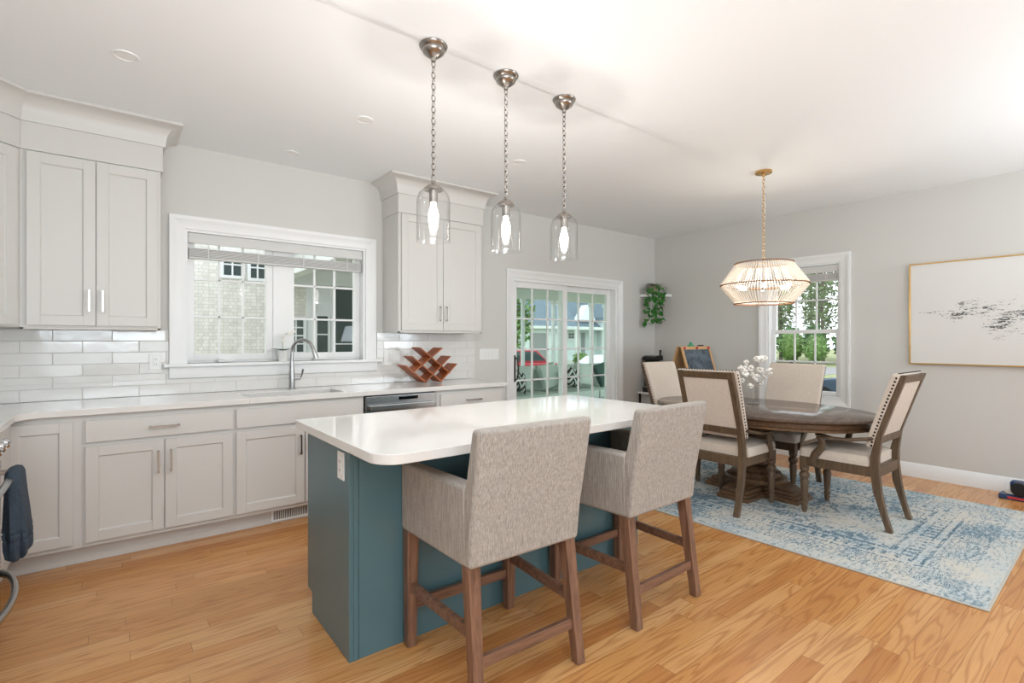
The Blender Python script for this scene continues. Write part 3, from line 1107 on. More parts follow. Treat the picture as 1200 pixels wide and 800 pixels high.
# toe-kick register
vg = thing('toe_kick_register', 'white slotted heating register set in the toe kick below the sink', 'vent', (1.03, TK, 0.02))
vo = (1.03, TK, 0.02)
mb = MB().box(0.875, 1.185, TK - 0.008, TK - 0.001, 0.012, 0.024).box(0.875, 1.185, TK - 0.008, TK - 0.001, 0.088, 0.10).box(0.875, 0.89, TK - 0.008, TK - 0.001, 0.024, 0.088).box(1.170, 1.185, TK - 0.008, TK - 0.001, 0.024, 0.088)
x = 0.897
while x < 1.168:
    mb.box(x, x + 0.005, TK - 0.007, TK - 0.001, 0.024, 0.088)
    x += 0.0125
mb.build('grille', trim_m, vg, vo)
MB().box(0.89, 1.17, TK - 0.0025, TK - 0.0008, 0.024, 0.088).build('duct_opening', black_m, vg, vo)

# ------------------------------------------------------------------ counter with sink cut-out and a return along the left wall
CE = 3.792      # front edge


def arc(cx, cy, r, a0, a1, n=8):
    return [(cx + r * cos(R(a0 + (a1 - a0) * i / n)), cy + r * sin(R(a0 + (a1 - a0) * i / n))) for i in range(n + 1)]


def slab_with_hole(outer_l, outer_r, y0, y1, hx0, hx1, hy0, hy1, z0, z1, mb):
    mb.box(outer_l, hx0, y0, y1, z0, z1)
    mb.box(hx1, outer_r, y0, y1, z0, z1)
    mb.box(hx0, hx1, y0, hy0, z0, z1)
    mb.box(hx0, hx1, hy1, y1, z0, z1)


HX0, HX1, HY0, HY1 = 0.715, 1.395, 3.872, 4.205
yw = YB - 0.0095
xw = XL + 0.002
# one continuous polygon around the cut-out: split at the cut-out so that each face is simple
left = [(xw, 3.172), (-0.415, 3.172)] + arc(-0.315, 3.692, 0.10, 180, 90, 8)[0:] + [(HX0, CE), (HX0, yw), (xw, yw)]
mb = MB()
mb.prism(left, 0.8765, 0.9135)
mb.box(HX0, HX1, CE, HY0, 0.8765, 0.9135)
mb.box(HX0, HX1, HY1, yw, 0.8765, 0.9135)
rr = [(HX1, CE)] + [(2.902, CE), (2.915, CE + 0.013)] + [(2.915, yw), (HX1, yw)]
mb.prism(rr, 0.8765, 0.9135)
tag(mb.build('countertop', quartz_m, origin=(1.0, 4.1, 0.8765), bevel=0.003), 'long white quartz countertop running along the window wall', 'countertop')

sk = thing('kitchen_sink', 'undermount stainless steel sink under the kitchen window', 'sink', (1.055, 4.04, 0.68))
so = (1.055, 4.04, 0.68)
mb = MB()
zt, zb = 0.875, 0.68
t_ = 0.012
mb.box(HX0 - 0.01, HX1 + 0.01, HY0 - 0.01, HY1 + 0.01, zb - 0.004, zb)
mb.box(HX0 - 0.01, HX0 + 0.004, HY0 - 0.01, HY1 + 0.01, zb, zt)
mb.box(HX1 - 0.004, HX1 + 0.01, HY0 - 0.01, HY1 + 0.01, zb, zt)
mb.box(HX0, HX1, HY0 - 0.01, HY0 + 0.004, zb, zt)
mb.box(HX0, HX1, HY1 - 0.004, HY1 + 0.01, zb, zt)
mb.build('basin', steel_m, sk, so, bevel=0.003)
MB().lathe([(0.0, 0.001), (0.045, 0.001), (0.05, 0.004), (0.055, 0.0)], (1.055, 4.04, zb)).build('drain', chrome_m, sk, so)

# faucet
fx, fy = 1.118, 4.302
fc = thing('kitchen_faucet', 'tall brushed gooseneck faucet with pull-down head at the sink', 'faucet', (fx, fy, 0.914))
fo = (fx, fy, 0.914)
MB().lathe([(0.030, 0), (0.030, 0.006), (0.024, 0.012), (0.023, 0.10), (0.018, 0.17), (0.0145, 0.225)], fo).build('body', steel_m, fc, fo)
pts = [(fx, fy, 1.13), (fx, fy, 1.215)]
ux, uy = cos(R(-48)), sin(R(-48))
Rg = 0.095
for i in range(0, 13):
    a = pi - pi * i / 12 * 0.93
    pts.append((fx + ux * (Rg + Rg * cos(a)), fy + uy * (Rg + Rg * cos(a)), 1.215 + Rg * sin(a)))
e = V(pts[-1])
MB().tube(pts, 0.0125, 12).build('spout', steel_m, fc, fo)
dn = (V(pts[-1]) - V(pts[-2])).normalized()
MB().tube([e, e + dn * 0.012, e + dn * 0.07, e + dn * 0.078], [0.0135, 0.0155, 0.019, 0.017], 12).build('spray_head', chrome_m, fc, fo)
MB().tube([(fx + 0.02, fy - 0.005, 1.0), (fx + 0.062, fy - 0.02, 1.002)], 0.013, 12).tube([(fx + 0.058, fy - 0.02, 1.0), (fx + 0.07, fy - 0.024, 1.03), (fx + 0.078, fy - 0.03, 1.075)], [0.006, 0.007, 0.010], 8).build('lever_handle', chrome_m, fc, fo)

# dishwasher
dw = thing('dishwasher', 'stainless steel dishwasher with bar handle under the counter', 'dishwasher', (1.845, YB, 0))
do = (1.845, YB, 0)
MB().box(1.530, 2.160, BY + 0.01, YB - 0.03, 0.11, 0.872).build('tub', black_m, dw, do)
MB().box(1.533, 2.157, BY - 0.03, BY + 0.01, 0.125, 0.866).build('door_panel', steel_m, dw, do, bevel=0.004)
MB().box(1.56, 2.13, BY - 0.075, BY - 0.055, 0.758, 0.798).box(1.56, 1.58, BY - 0.06, BY - 0.03, 0.76, 0.796).box(2.11, 2.13, BY - 0.06, BY - 0.03, 0.76, 0.796).build('handle', steel_m, dw, do, bevel=0.005)
MB().box(1.81, 1.98, BY - 0.0325, BY - 0.030, 0.826, 0.852).build('control_display', blackglass_m, dw, do)
MB().box(1.533, 2.157, TK, TK + 0.02, 0.002, 0.11).build('toe_panel', cab_m, dw, do)

# wine rack: crossed slats standing on their notched lower ends
wr = thing('wine_rack', 'reddish wood lattice wine rack on the counter', 'wine rack', (2.33, 4.185, 0.9145), 0)


def slat(x0, z0, x1, z1, name='slat'):
    d = V((x1 - x0, 0, z1 - z0))
    n = V((-d.z, 0, d.x)).normalized() * 0.005
    dep = 0.085
    p, q = V((x0, 0, z0)), V((x1, 0, z1))
    mb = MB()
    mb.add([p - n + V((0, -dep, 0)), q - n + V((0, -dep, 0)), q - n + V((0, dep, 0)), p - n + V((0, dep, 0)),
            p + n + V((0, -dep, 0)), q + n + V((0, -dep, 0)), q + n + V((0, dep, 0)), p + n + V((0, dep, 0))],
           [(3, 2, 1, 0), (4, 5, 6, 7), (0, 1, 5, 4), (1, 2, 6, 5), (2, 3, 7, 6), (3, 0, 4, 7)])
    return mb.build(name, walnut_m, wr, bevel=0.001)


# three slats leaning each way, crossing as a lattice; two bottom joints stand on the counter
slat(-0.315, 0.170, -0.105, 0.009)
slat(-0.250, 0.249, 0.052, 0.009)
slat(-0.170, 0.325, 0.140, 0.085)
slat(-0.118, 0.012, 0.145, 0.243)
slat(0.042, 0.014, 0.215, 0.170)
slat(-0.220, 0.118, 0.058, 0.320)


# ------------------------------------------------------------------ outlets and switches
def wall_plate(name, label, M, n, kinds, loc):
    t = thing(name, label, 'switch plate' if 'switch' in name else 'outlet', loc)
    w_ = 0.036 + 0.046 * (n - 1)
    place(MB().box(-w_, w_, 0, 0.006, -0.058, 0.058), M).build('cover_plate', plate_m, t, loc, bevel=0.002)
    for i in range(n):
        u = (i - (n - 1) / 2) * 0.046 * 2 * 0.98 if n > 1 else 0
        u = (i - (n - 1) / 2) * 0.046
        k = kinds[i]
        if k == 'r':
            place(MB().hexa([(u - 0.016, 0.006, -0.033), (u + 0.016, 0.006, -0.033), (u + 0.016, 0.006, 0.033), (u - 0.016, 0.006, 0.033)],
                            [(u - 0.016, 0.008, -0.033), (u + 0.016, 0.008, -0.033), (u + 0.016, 0.011, 0.033), (u - 0.016, 0.011, 0.033)]), M).build('rocker', plate_m, t, loc, bevel=0.001)
        else:
            f = place(MB().box(u - 0.017, u + 0.017, 0.006, 0.0085, -0.034, 0.034), M).build('receptacle', plate_m, t, loc, bevel=0.001)
            for s in (-1, 1):
                for q in (-0.006, 0.006):
                    place(MB().box(u + q - 0.001, u + q + 0.001, 0.0084, 0.009, s * 0.018 - 0.005, s * 0.018 + 0.005), M).build('slot', black_m, f, loc)
    return t


def PM(x, y, z):
    return Matrix.Translation((x, y, z)) @ Matrix(((1, 0, 0, 0), (0, -1, 0, 0), (0, 0, 1, 0), (0, 0, 0, 1)))


wall_plate('wall_outlet', 'white outlet on the tiles just left of the window', PM(0.226, YB - 0.0095, 1.155), 1, 'o', (0.226, YB - 0.0095, 1.155))
wall_plate('light_switch', 'double white switch plate on the tiles just right of the window', PM(2.035, YB - 0.0095, 1.155), 2, 'rr', (2.035, YB - 0.0095, 1.155))
wall_plate('wall_outlet', 'white outlet on the tiles below the right wall cabinet, behind the wine rack', PM(2.185, YB - 0.0095, 1.155), 1, 'o', (2.185, YB - 0.0095, 1.155))
wall_plate('light_switch', 'triple white switch plate on the painted wall beside the sliding door', PM(3.15, YB, 1.158), 3, 'rrr', (3.15, YB, 1.158))

# ------------------------------------------------------------------ island
IX0, IX1, IY0, IY1 = 0.745, 2.578, 2.022, 2.58
isl = thing('kitchen_island', 'teal painted kitchen island cabinet with plain end and back panels', 'island', ((IX0 + IX1) / 2, 2.3, 0))
io = ((IX0 + IX1) / 2, 2.3, 0)
MB().box(IX0 + 0.019, IX1 - 0.019, IY0 + 0.006, IY1 - 0.001, 0.10, 0.8755).box(IX0 + 0.019, IX1 - 0.019, IY0 + 0.006, IY1 - 0.075, 0.001, 0.10).build('cabinet_body', teal_m, isl, io)
for (a, b) in ((IX0, IX0 + 0.018), (IX1 - 0.018, IX1)):
    MB().prism([(IY0, 0.001), (IY1 - 0.07, 0.001), (IY1 - 0.07, 0.10), (IY1, 0.10), (IY1, 0.8755), (IY0, 0.8755)], a, b, 'x').build('end_panel', teal_m, isl, io, bevel=0.0015)
for (a, b) in ((IX0 + 0.0185, IX0 + 0.0385), (IX1 - 0.0385, IX1 - 0.0185)):
    MB().box(a, b, IY0, IY0 + 0.006, 0.001, 0.8755).build('corner_stile', teal_m, isl, io, bevel=0.001)
MB().box(IX0 + 0.0405, IX1 - 0.0405, IY0 + 0.001, IY0 + 0.006, 0.001, 0.8755).build('back_panel', teal_m, isl, io, bevel=0.001)
MI = Matrix.Translation((0, IY1, 0))
for i in range(4):
    w_ = (IX1 - IX0 - 0.04) / 4
    a = IX0 + 0.02 + i * w_
    d = shaker(a + 0.002, a + w_ - 0.002, 0.118, 0.862, MI).build('door', teal_m, isl, io, bevel=0.001)
    bar_pull(a + w_ - 0.03 if i % 2 == 0 else a + 0.03, 0.72, 0.14, True, MI).build('handle', nickel_m, d, io)
# outlet on the end
ML = Matrix.Translation((IX0, 2.108, 0.785)) @ Matrix(((0, -1, 0, 0), (1, 0, 0, 0), (0, 0, 1, 0), (0, 0, 0, 1)))
wall_plate('wall_outlet', 'white outlet on the teal end of the island', ML, 1, 'o', (IX0, 2.108, 0.785))

r1 = 0.10
tx0, tx1, ty0, ty1 = 0.700, 2.600, 1.618, 2.640
pts = arc(tx0 + r1, ty0 + r1, r1, 180, 270, 10) + arc(tx1 - r1, ty0 + r1, r1, 270, 360, 10) + [(tx1, ty1 - 0.012), (tx1 - 0.012, ty1), (tx0 + 0.012, ty1), (tx0, ty1 - 0.012)]
tag(MB().prism(pts, 0.8765, 0.9135).build('island_countertop', quartz_m, origin=(1.65, 2.1, 0.8765), bevel=0.003),
    'white quartz island top with rounded corners above the two stools', 'countertop')


# ------------------------------------------------------------------ counter stools
def make_stool():
    t = thing('counter_stool', '', 'bar stool', (0, 0, 0), 0, 'upholstered counter stools at the island')
    hb, ht, hf = 0.262, 0.269, 0.286
    zb = 0.492
    # back: tall slab leaning slightly, reaches down to the skirt
    mb = MB()
    prof = [(zb, 0.0), (0.64, 0.2), (0.82, 0.62), (1.0, 1.0)]
    vs = []
    n = 4
    for k, (z, a) in enumerate(prof):
        h = hb + (ht - hb) * a
        y = -0.248 - 0.078 * a
        th_ = 0.092 - 0.036 * a
        vs += [(-h, y, z), (h, y, z), (h, y + th_, z), (-h, y + th_, z)]
    fs = [(3, 2, 1, 0), (12, 13, 14, 15)]
    for k in range(3):
        b = k * 4
        fs += [(b, b + 1, b + 5, b + 4), (b + 1, b + 2, b + 6, b + 5), (b + 2, b + 3, b + 7, b + 6), (b + 3, b, b + 4, b + 7)]
    mb.add(vs, fs)
    mb.build('backrest', linen_m, t, bevel=0.018, seg=4)
    # arms: side panels, arm top rises gently to the back
    for s in (-1, 1):
        w0 = 0.068
        lo = [(s * hb, -0.225, zb), (s * hf, 0.282, zb), (s * (hf - w0), 0.282, zb), (s * (hb - w0), -0.225, zb)]
        hi = [(s * (hb + 0.006), -0.225, 0.786), (s * (hf + 0.002), 0.280, 0.782), (s * (hf - w0 + 0.002), 0.280, 0.782), (s * (hb - w0), -0.225, 0.786)]
        MB().hexa(lo, hi).build('arm', linen_m, t, bevel=0.016, seg=4)
    MB().box(-0.205, 0.205, -0.16, 0.268, 0.50, 0.56).build('seat_frame', linen_m, t, bevel=0.008)
    MB().box(-0.208, 0.208, -0.155, 0.262, 0.56, 0.66).build('seat_cushion', linen_m, t, bevel=0.03, seg=4)
    # legs
    def leg(x0, y0, x1, y1, a, b):
        return MB().hexa([(x1 - b, y1 - b, 0.001), (x1 + b, y1 - b, 0.001), (x1 + b, y1 + b, 0.001), (x1 - b, y1 + b, 0.001)],
                         [(x0 - a, y0 - a, zb + 0.004), (x0 + a, y0 - a, zb + 0.004), (x0 + a, y0 + a, zb + 0.004), (x0 - a, y0 + a, zb + 0.004)]).build('leg', stoolwood_m, t, bevel=0.003)
    FX, RX = 0.257, 0.230
    for s in (-1, 1):
        leg(s * FX, 0.242, s * (FX + 0.004), 0.242, 0.026, 0.021)
        leg(s * RX, -0.205, s * (RX + 0.012), -0.268, 0.026, 0.020)
    yr = lambda z: -0.205 - 0.063 * (1 - z / 0.492)
    xr = lambda z: RX + 0.012 * (1 - z / 0.492)
    for s in (-1, 1):
        z = 0.255
        MB().hexa([(s * xr(z) - 0.011, yr(z) + 0.018, z - 0.021), (s * xr(z) + 0.011, yr(z) + 0.018, z - 0.021), (s * FX + 0.011, 0.222, z - 0.021), (s * FX - 0.011, 0.222, z - 0.021)],
                  [(s * xr(z) - 0.011, yr(z) + 0.018, z + 0.021), (s * xr(z) + 0.011, yr(z) + 0.018, z + 0.021), (s * FX + 0.011, 0.222, z + 0.021), (s * FX - 0.011, 0.222, z + 0.021)]).build('stretcher', stoolrail_m, t, bevel=0.002)
    z = 0.160
    MB().box(-xr(z) + 0.018, xr(z) - 0.018, yr(z) - 0.011, yr(z) + 0.011, z - 0.021, z + 0.021).build('stretcher', stoolrail_m, t, bevel=0.002)
    z = 0.175
    MB().box(-FX + 0.020, FX - 0.020, 0.231, 0.253, z - 0.021, z + 0.021).build('stretcher', stoolrail_m, t, bevel=0.002)
    return t


st1 = make_stool()
put(st1, (1.250, 1.735, 0), R(-2.0), 'grey linen counter stool at the island, nearest the camera')
st2 = copy_tree(st1)
put(st2, (2.097, 1.735, 0), R(1.0), 'grey linen counter stool at the island, farther one beside the dining area')

# ------------------------------------------------------------------ rug
HXR, HYR = 1.065, 1.585
rug = MB().box(-HXR, HXR, -HYR, HYR, 0.0, 0.008).build('area_rug', rug_mat(HXR, HYR), bevel=0.003)
rug.location = (4.335, 2.115, 0.0005)
rug.rotation_euler = (0, 0, R(1.2))
tag(rug, 'faded blue and cream patterned rug under the dining table', 'rug')
RZ = 0.0087

# ------------------------------------------------------------------ dining table
TX, TY = 4.345, 2.15
dt = thing('dining_table', 'round dark oak pedestal dining table on the blue rug', 'dining table', (TX, TY, RZ))


def oval(a, b, n=64):
    return [(a * cos(2 * pi * i / n), b * sin(2 * pi * i / n)) for i in range(n)]


def loft(rings, close=True):
    mb = MB()
    n = len(rings[0][0])
    vs = []
    for pts_, z in rings:
        vs += [(p[0], p[1], z) for p in pts_]
    fs = [tuple(range(n))[::-1], tuple(range((len(rings) - 1) * n, len(rings) * n))]
    for k in range(len(rings) - 1):
        for i in range(n):
            j = (i + 1) % n
            fs.append((k * n + i, k * n + j, (k + 1) * n + j, (k + 1) * n + i))
    return mb.add(vs, fs)


A_, B_ = 0.62, 0.90
ring = lambda d, z: (oval(A_ - d, B_ - d), z)
loft([ring(0.012, 0.704), ring(0.0, 0.708), ring(0.0, 0.724), ring(0.008, 0.731), ring(0.010, 0.7325)]).build('tabletop', tabletop_m, dt)
loft([ring(0.066, 0.630), ring(0.052, 0.634), ring(0.052, 0.650), ring(0.066, 0.656), ring(0.066, 0.684), ring(0.040, 0.694), ring(0.026, 0.704)]).build('apron', tablewood_m, dt)
MB().lathe([(0.17, 0.630), (0.17, 0.61), (0.10, 0.595), (0.085, 0.56), (0.12, 0.52), (0.145, 0.46), (0.15, 0.40), (0.125, 0.33), (0.085, 0.27), (0.09, 0.25), (0.14, 0.235), (0.15, 0.22), (0.145, 0.20),
            (0.19, 0.19), (0.20, 0.175), (0.195, 0.16), (0.235, 0.15), (0.245, 0.135), (0.24, 0.115)][::-1], n=36).build('pedestal', tablewood_m, dt)
for k in range(4):
    M = Matrix.Rotation(k * pi / 2, 4, 'Z')
    mb = MB()
    mb.box(0.0 if k % 2 == 0 else 0.13, 0.40, -0.135, 0.135, 0.0, 0.035, M)
    mb.box(0.0 if k % 2 == 0 else 0.12, 0.385, -0.12, 0.12, 0.035, 0.052, M)
    mb.box(0.0 if k % 2 == 0 else 0.11, 0.355, -0.105, 0.105, 0.052, 0.085, M)
    mb.prism([(0.0 if k % 2 == 0 else 0.10, 0.085), (0.335, 0.085), (0.30, 0.10), (0.22, 0.115), (0.0 if k % 2 == 0 else 0.10, 0.115)], -0.09, 0.09, 'y', M)
    mb.build('foot', tablewood_m, dt, bevel=0.006)


# ------------------------------------------------------------------ dining armchairs (face +y in their own frame)
def make_chair():
    t = thing('dining_armchair', '', 'dining chair', (0, 0, 0), 0, 'nailhead trimmed dining armchairs')
    wm = chairwood_m
    # rear post path (y, z)
    path = [(-0.275, 0.0), (-0.240, 0.12), (-0.205, 0.26), (-0.190, 0.40), (-0.190, 0.50), (-0.215, 0.64), (-0.285, 0.86), (-0.355, 1.065)]
    px = [0.212, 0.212, 0.212, 0.212, 0.211, 0.210, 0.208, 0.206]

    def yat(z):
        for (a, b) in zip(path, path[1:]):
            if a[1] <= z <= b[1]:
                f = (z - a[1]) / (b[1] - a[1])
                return a[0] + (b[0] - a[0]) * f
        return path[-1][0]

    def xat(z):
        for i in range(len(path) - 1):
            a, b = path[i][1], path[i + 1][1]
            if a <= z <= b:
                return px[i] + (px[i + 1] - px[i]) * (z - a) / (b - a)
        return px[-1]
    for s in (-1, 1):
        # leg below the seat and the upright above it, one swept post
        vs = []
        fs = []
        for i, (y, z) in enumerate(path):
            x = s * px[i]
            w_ = 0.021
            d = 0.017 + (0.008 if 2 <= i <= 4 else 0)
            vs += [(x - w_, y - d, z), (x + w_, y - d, z), (x + w_, y + d, z), (x - w_, y + d, z)]
        n = len(path)
        fs = [(3, 2, 1, 0), (4 * n - 4, 4 * n - 3, 4 * n - 2, 4 * n - 1)]
        for k in range(n - 1):
            b = 4 * k
            fs += [(b, b + 1, b + 5, b + 4), (b + 1, b + 2, b + 6, b + 5), (b + 2, b + 3, b + 7, b + 6), (b + 3, b, b + 4, b + 7)]
        MB().add(vs, fs).build('rear_leg', wm, t, bevel=0.003)
        # turned front leg
        prof = [(0.014, 0.0), (0.018, 0.025), (0.021, 0.040), (0.019, 0.050), (0.018, 0.055), (0.027, 0.064), (0.027, 0.070), (0.018, 0.078), (0.021, 0.10), (0.028, 0.20), (0.031, 0.235), (0.024, 0.246), (0.024, 0.250), (0.034, 0.265), (0.037, 0.282), (0.032, 0.298), (0.022, 0.308), (0.032, 0.322), (0.030, 0.34)]
        MB().lathe(prof, (s * 0.212, 0.265, 0), 16).box(s * 0.212 - 0.026, s * 0.212 + 0.026, 0.239, 0.291, 0.338, 0.425).build('front_leg', wm, t, bevel=0.002)
    # seat rails
    MB().box(-0.19, 0.19, 0.243, 0.283, 0.355, 0.425).box(-0.19, 0.19, -0.212, -0.172, 0.355, 0.425).box(-0.232, -0.196, -0.17, 0.24, 0.355, 0.425).box(0.196, 0.232, -0.17, 0.24, 0.355, 0.425).build('seat_rail', wm, t, bevel=0.003)
    # seat cushion with a soft crown
    mb = MB()
    n = 10
    vs = []
    for (sc, z) in ((0.985, 0.426), (1.0, 0.45), (0.992, 0.475), (0.95, 0.492), (0.80, 0.505), (0.5, 0.513)):
        for i in range(n * 4):
            a = 2 * pi * i / (n * 4)
            ca, sa = cos(a), sin(a)
            q = 0.16
            x = 0.246 * (abs(ca) ** q) * (1 if ca >= 0 else -1)
            y = 0.252 * (abs(sa) ** q) * (1 if sa >= 0 else -1)
            vs.append((x * sc, y * sc + 0.052, z))
    m4 = n * 4
    fs = [tuple(range(m4))[::-1], tuple(range(5 * m4, 6 * m4))]
    for k in range(5):
        for i in range(m4):
            j = (i + 1) % m4
            fs.append((k * m4 + i, k * m4 + j, (k + 1) * m4 + j, (k + 1) * m4 + i))
    # leave room for the rear posts
    mb.add([(v[0] if v[1] > -0.16 else max(-0.188, min(0.188, v[0])), max(v[1], -0.175) if True else v[1], v[2]) for v in vs], fs)
    mb.build('seat_cushion', beige_m, t)
    # back frame rails between the posts
    def rail(z0, z1):
        vs = []
        for z in (z0, z1):
            y = yat(z)
            x = xat(z) - 0.021
            vs += [(-x, y - 0.017, z), (x, y - 0.017, z), (x, y + 0.017, z), (-x, y + 0.017, z)]
        return MB().hexa(vs[:4], vs[4:]).build('back_rail', wm, t, bevel=0.003)
    rail(0.590, 0.640)
    rail(1.012, 1.062)
    # rear fabric panel
    vs = []
    for z in (0.641, 1.011):
        y = yat(z)
        x = xat(z) - 0.0215
        vs += [(-x, y - 0.009, z), (x, y - 0.009, z), (x, y + 0.006, z), (-x, y + 0.006, z)]
    MB().hexa(vs[:4], vs[4:]).build('rear_panel', beige_m, t)
    # front pad, a little wider than the posts so its edge shows at the sides
    vs = []
    zs = [0.560, 0.64, 0.75, 0.86, 0.96, 1.076]
    for z in zs:
        y = yat(min(z, 1.065)) + 0.0175 - (0.004 if z > 1.07 else 0)
        x = 0.236 + 0.012 * (z - 0.56) / 0.5
        vs += [(-x, y, z), (x, y, z), (x, y + 0.047, z), (-x, y + 0.047, z)]
    n = len(zs)
    fs = [(3, 2, 1, 0), (4 * n - 4, 4 * n - 3, 4 * n - 2, 4 * n - 1)]
    for k in range(n - 1):
        b = 4 * k
        fs += [(b, b + 1, b + 5, b + 4), (b + 1, b + 2, b + 6, b + 5), (b + 2, b + 3, b + 7, b + 6), (b + 3, b, b + 4, b + 7)]
    pad = MB().add(vs, fs).build('back_pad', beige_m, t, bevel=0.014, seg=3)
    mb = MB()
    for s in (-1, 1):
        z = 0.575
        while z < 1.065:
            mb.ball((s * (0.2365 + 0.012 * (z - 0.56) / 0.5), yat(z) + 0.029, z), (0.004, 0.0075, 0.0075), 6, 4)
            z += 0.0235
    x = -0.235
    while x < 0.24:
        mb.ball((x, -0.332, 1.0765), (0.0075, 0.0075, 0.004), 6, 4)
        x += 0.0235
    mb.build('nailhead_trim', nail_m, pad)
    # arms: rail sweeping forward, then an S-shaped post down to the seat rail
    for s in (-1, 1):
        p = [(s * 0.247, -0.185, 0.626), (s * 0.256, -0.15, 0.617), (s * 0.268, -0.04, 0.598), (s * 0.274, 0.05, 0.592), (s * 0.268, 0.115, 0.602), (s * 0.262, 0.165, 0.608)]
        MB().tube(p, [0.017, 0.017, 0.018, 0.020, 0.022, 0.014], 10, flat=(1.2, 0.72)).build('arm_rest', wm, t)
        p = [(s * 0.262, 0.150, 0.600), (s * 0.262, 0.122, 0.560), (s * 0.258, 0.132, 0.51), (s * 0.250, 0.175, 0.455), (s * 0.243, 0.195, 0.41), (s * 0.240, 0.190, 0.365)]
        MB().tube(p, [0.017, 0.018, 0.020, 0.022, 0.021, 0.016], 10, flat=(0.75, 1.3)).build('arm_post', wm, t)
    return t


ch1 = make_chair()
put(ch1, (4.330, 1.403, RZ), 0, 'beige dining armchair at the right end of the table, in front of the picture')
for loc, rz, lab in (((3.870, 2.135, RZ), R(-90), 'beige dining armchair with its back to the counter stools'),
                     ((4.815, 2.145, RZ), R(90), 'beige dining armchair with its back to the dining window'),
                     ((4.440, 2.895, RZ), R(180), 'beige dining armchair at the corner end of the table, in front of the easel')):
    c = copy_tree(ch1)
    put(c, loc, rz, lab)


# ------------------------------------------------------------------ chain helper
def chain(mb, x, y, z0, z1, link=0.034, r=0.0026, w_=0.0095, k0=0):
    n = max(2, int(round((z1 - z0) / (link - 2.6 * r))))
    st = (z1 - z0) / n
    for k in range(n):
        c = z0 + st * (k + 0.5)
        h = st / 2 + r * 1.2
        pts_ = []
        for i in range(10):
            a = 2 * pi * i / 10
            u = w_ * cos(a)
            v = h * (abs(sin(a)) ** 0.8) * (1 if sin(a) >= 0 else -1)
            if (k + k0) % 2 == 0:
                pts_.append((x + u, y, c + v))
            else:
                pts_.append((x, y + u, c + v))
        mb.tube(pts_, r, 5, closed=True)
    return mb


# ------------------------------------------------------------------ island pendants
OPEN.update(['glass_shade'])


def make_pendant():
    t = thing('pendant_lamp', '', 'pendant lamp', (0, 0, 0), 0, 'clear glass pendants over the island')
    # origin at the ceiling
    MB().lathe([(0.066, -0.001), (0.069, -0.006), (0.064, -0.016), (0.055, -0.022), (0.056, -0.028), (0.050, -0.040), (0.030, -0.056), (0.014, -0.066), (0.011, -0.080), (0.0, -0.082)][::-1], n=32).build('ceiling_canopy', nickel_m, t)
    chain(MB(), 0, 0, -0.660, -0.078).build('chain', nickel_m, t)
    mb = MB().lathe([(0.0, -0.655), (0.010, -0.657), (0.013, -0.672), (0.030, -0.682), (0.044, -0.695), (0.046, -0.706), (0.040, -0.708), (0.0, -0.706)][::-1], n=32)
    mb.lathe([(0.0, -0.706), (0.021, -0.706), (0.020, -0.765), (0.0, -0.767)][::-1], n=20)
    mb.build('lamp_cap', nickel_m, t)
    r0 = 0.081
    pr = [(0.038, -0.700), (0.055, -0.706), (0.068, -0.718), (0.077, -0.738), (r0, -0.765), (r0, -0.85), (r0, -0.952), (r0 + 0.001, -0.955),
          (r0 - 0.003, -0.952), (r0 - 0.003, -0.85), (r0 - 0.003, -0.765), (0.074, -0.739), (0.066, -0.721), (0.054, -0.709), (0.038, -0.703)]
    MB().shell(pr, n=40).build('glass_shade', lampglass_m, t)
    MB().lathe([(0.0, -0.765), (0.013, -0.767), (0.014, -0.785), (0.020, -0.80), (0.025, -0.825), (0.023, -0.86), (0.014, -0.90), (0.0, -0.912)][::-1], n=16).build('light_bulb', bulb_m, t)
    d = bpy.data.lights.new('pendant_light', 'POINT')
    d.energy = 9
    d.shadow_soft_size = 0.003
    d.color = (1, 0.95, 0.88)
    o = bpy.data.objects.new('pendant_light', d)
    COL.objects.link(o)
    o.parent = t
    o.location = (0, 0, -0.935)
    return t


p1 = make_pendant()
put(p1, (1.219, 2.180, CH), 0, 'clear glass pendant over the island, nearest the sink wall cabinets and largest')
p1['label'] = 'leftmost of three glass pendants over the island'
p2 = copy_tree(p1)
put(p2, (1.665, 2.184, CH), 0, 'middle one of three glass pendants over the island')
p3 = copy_tree(p1)
put(p3, (2.103, 2.188, CH), 0, 'rightmost of three glass pendants over the island')

# ------------------------------------------------------------------ beaded chandelier over the table
cx_, cy_ = 4.335, 2.080
ch = thing('beaded_chandelier', 'white beaded chandelier with brown rings hanging over the dining table', 'chandelier', (cx_, cy_, CH))
MB().lathe([(0.066, -0.001), (0.066, -0.018), (0.062, -0.022), (0.012, -0.024), (0.010, -0.045), (0.0, -0.046)][::-1], n=32).build('ceiling_canopy', brass_m, ch)
chain(MB(), 0, 0, -0.775, -0.044, 0.036, 0.0024, 0.009).build('chain', brass_m, ch)
MB().tube([(0.012, 0.003, -0.045), (0.013, -0.004, -0.3), (0.010, 0.004, -0.55), (0.012, 0, -0.775)], 0.0025, 6).build('cord', plate_m, ch)
ZT, ZM, ZB = -0.780, -0.962, -1.122
RT, RM, RB = 0.225, 0.338, 0.228


def ringtube(r, z, tr, n=72):
    return [(r * cos(2 * pi * i / n), r * sin(2 * pi * i / n), z) for i in range(n)]


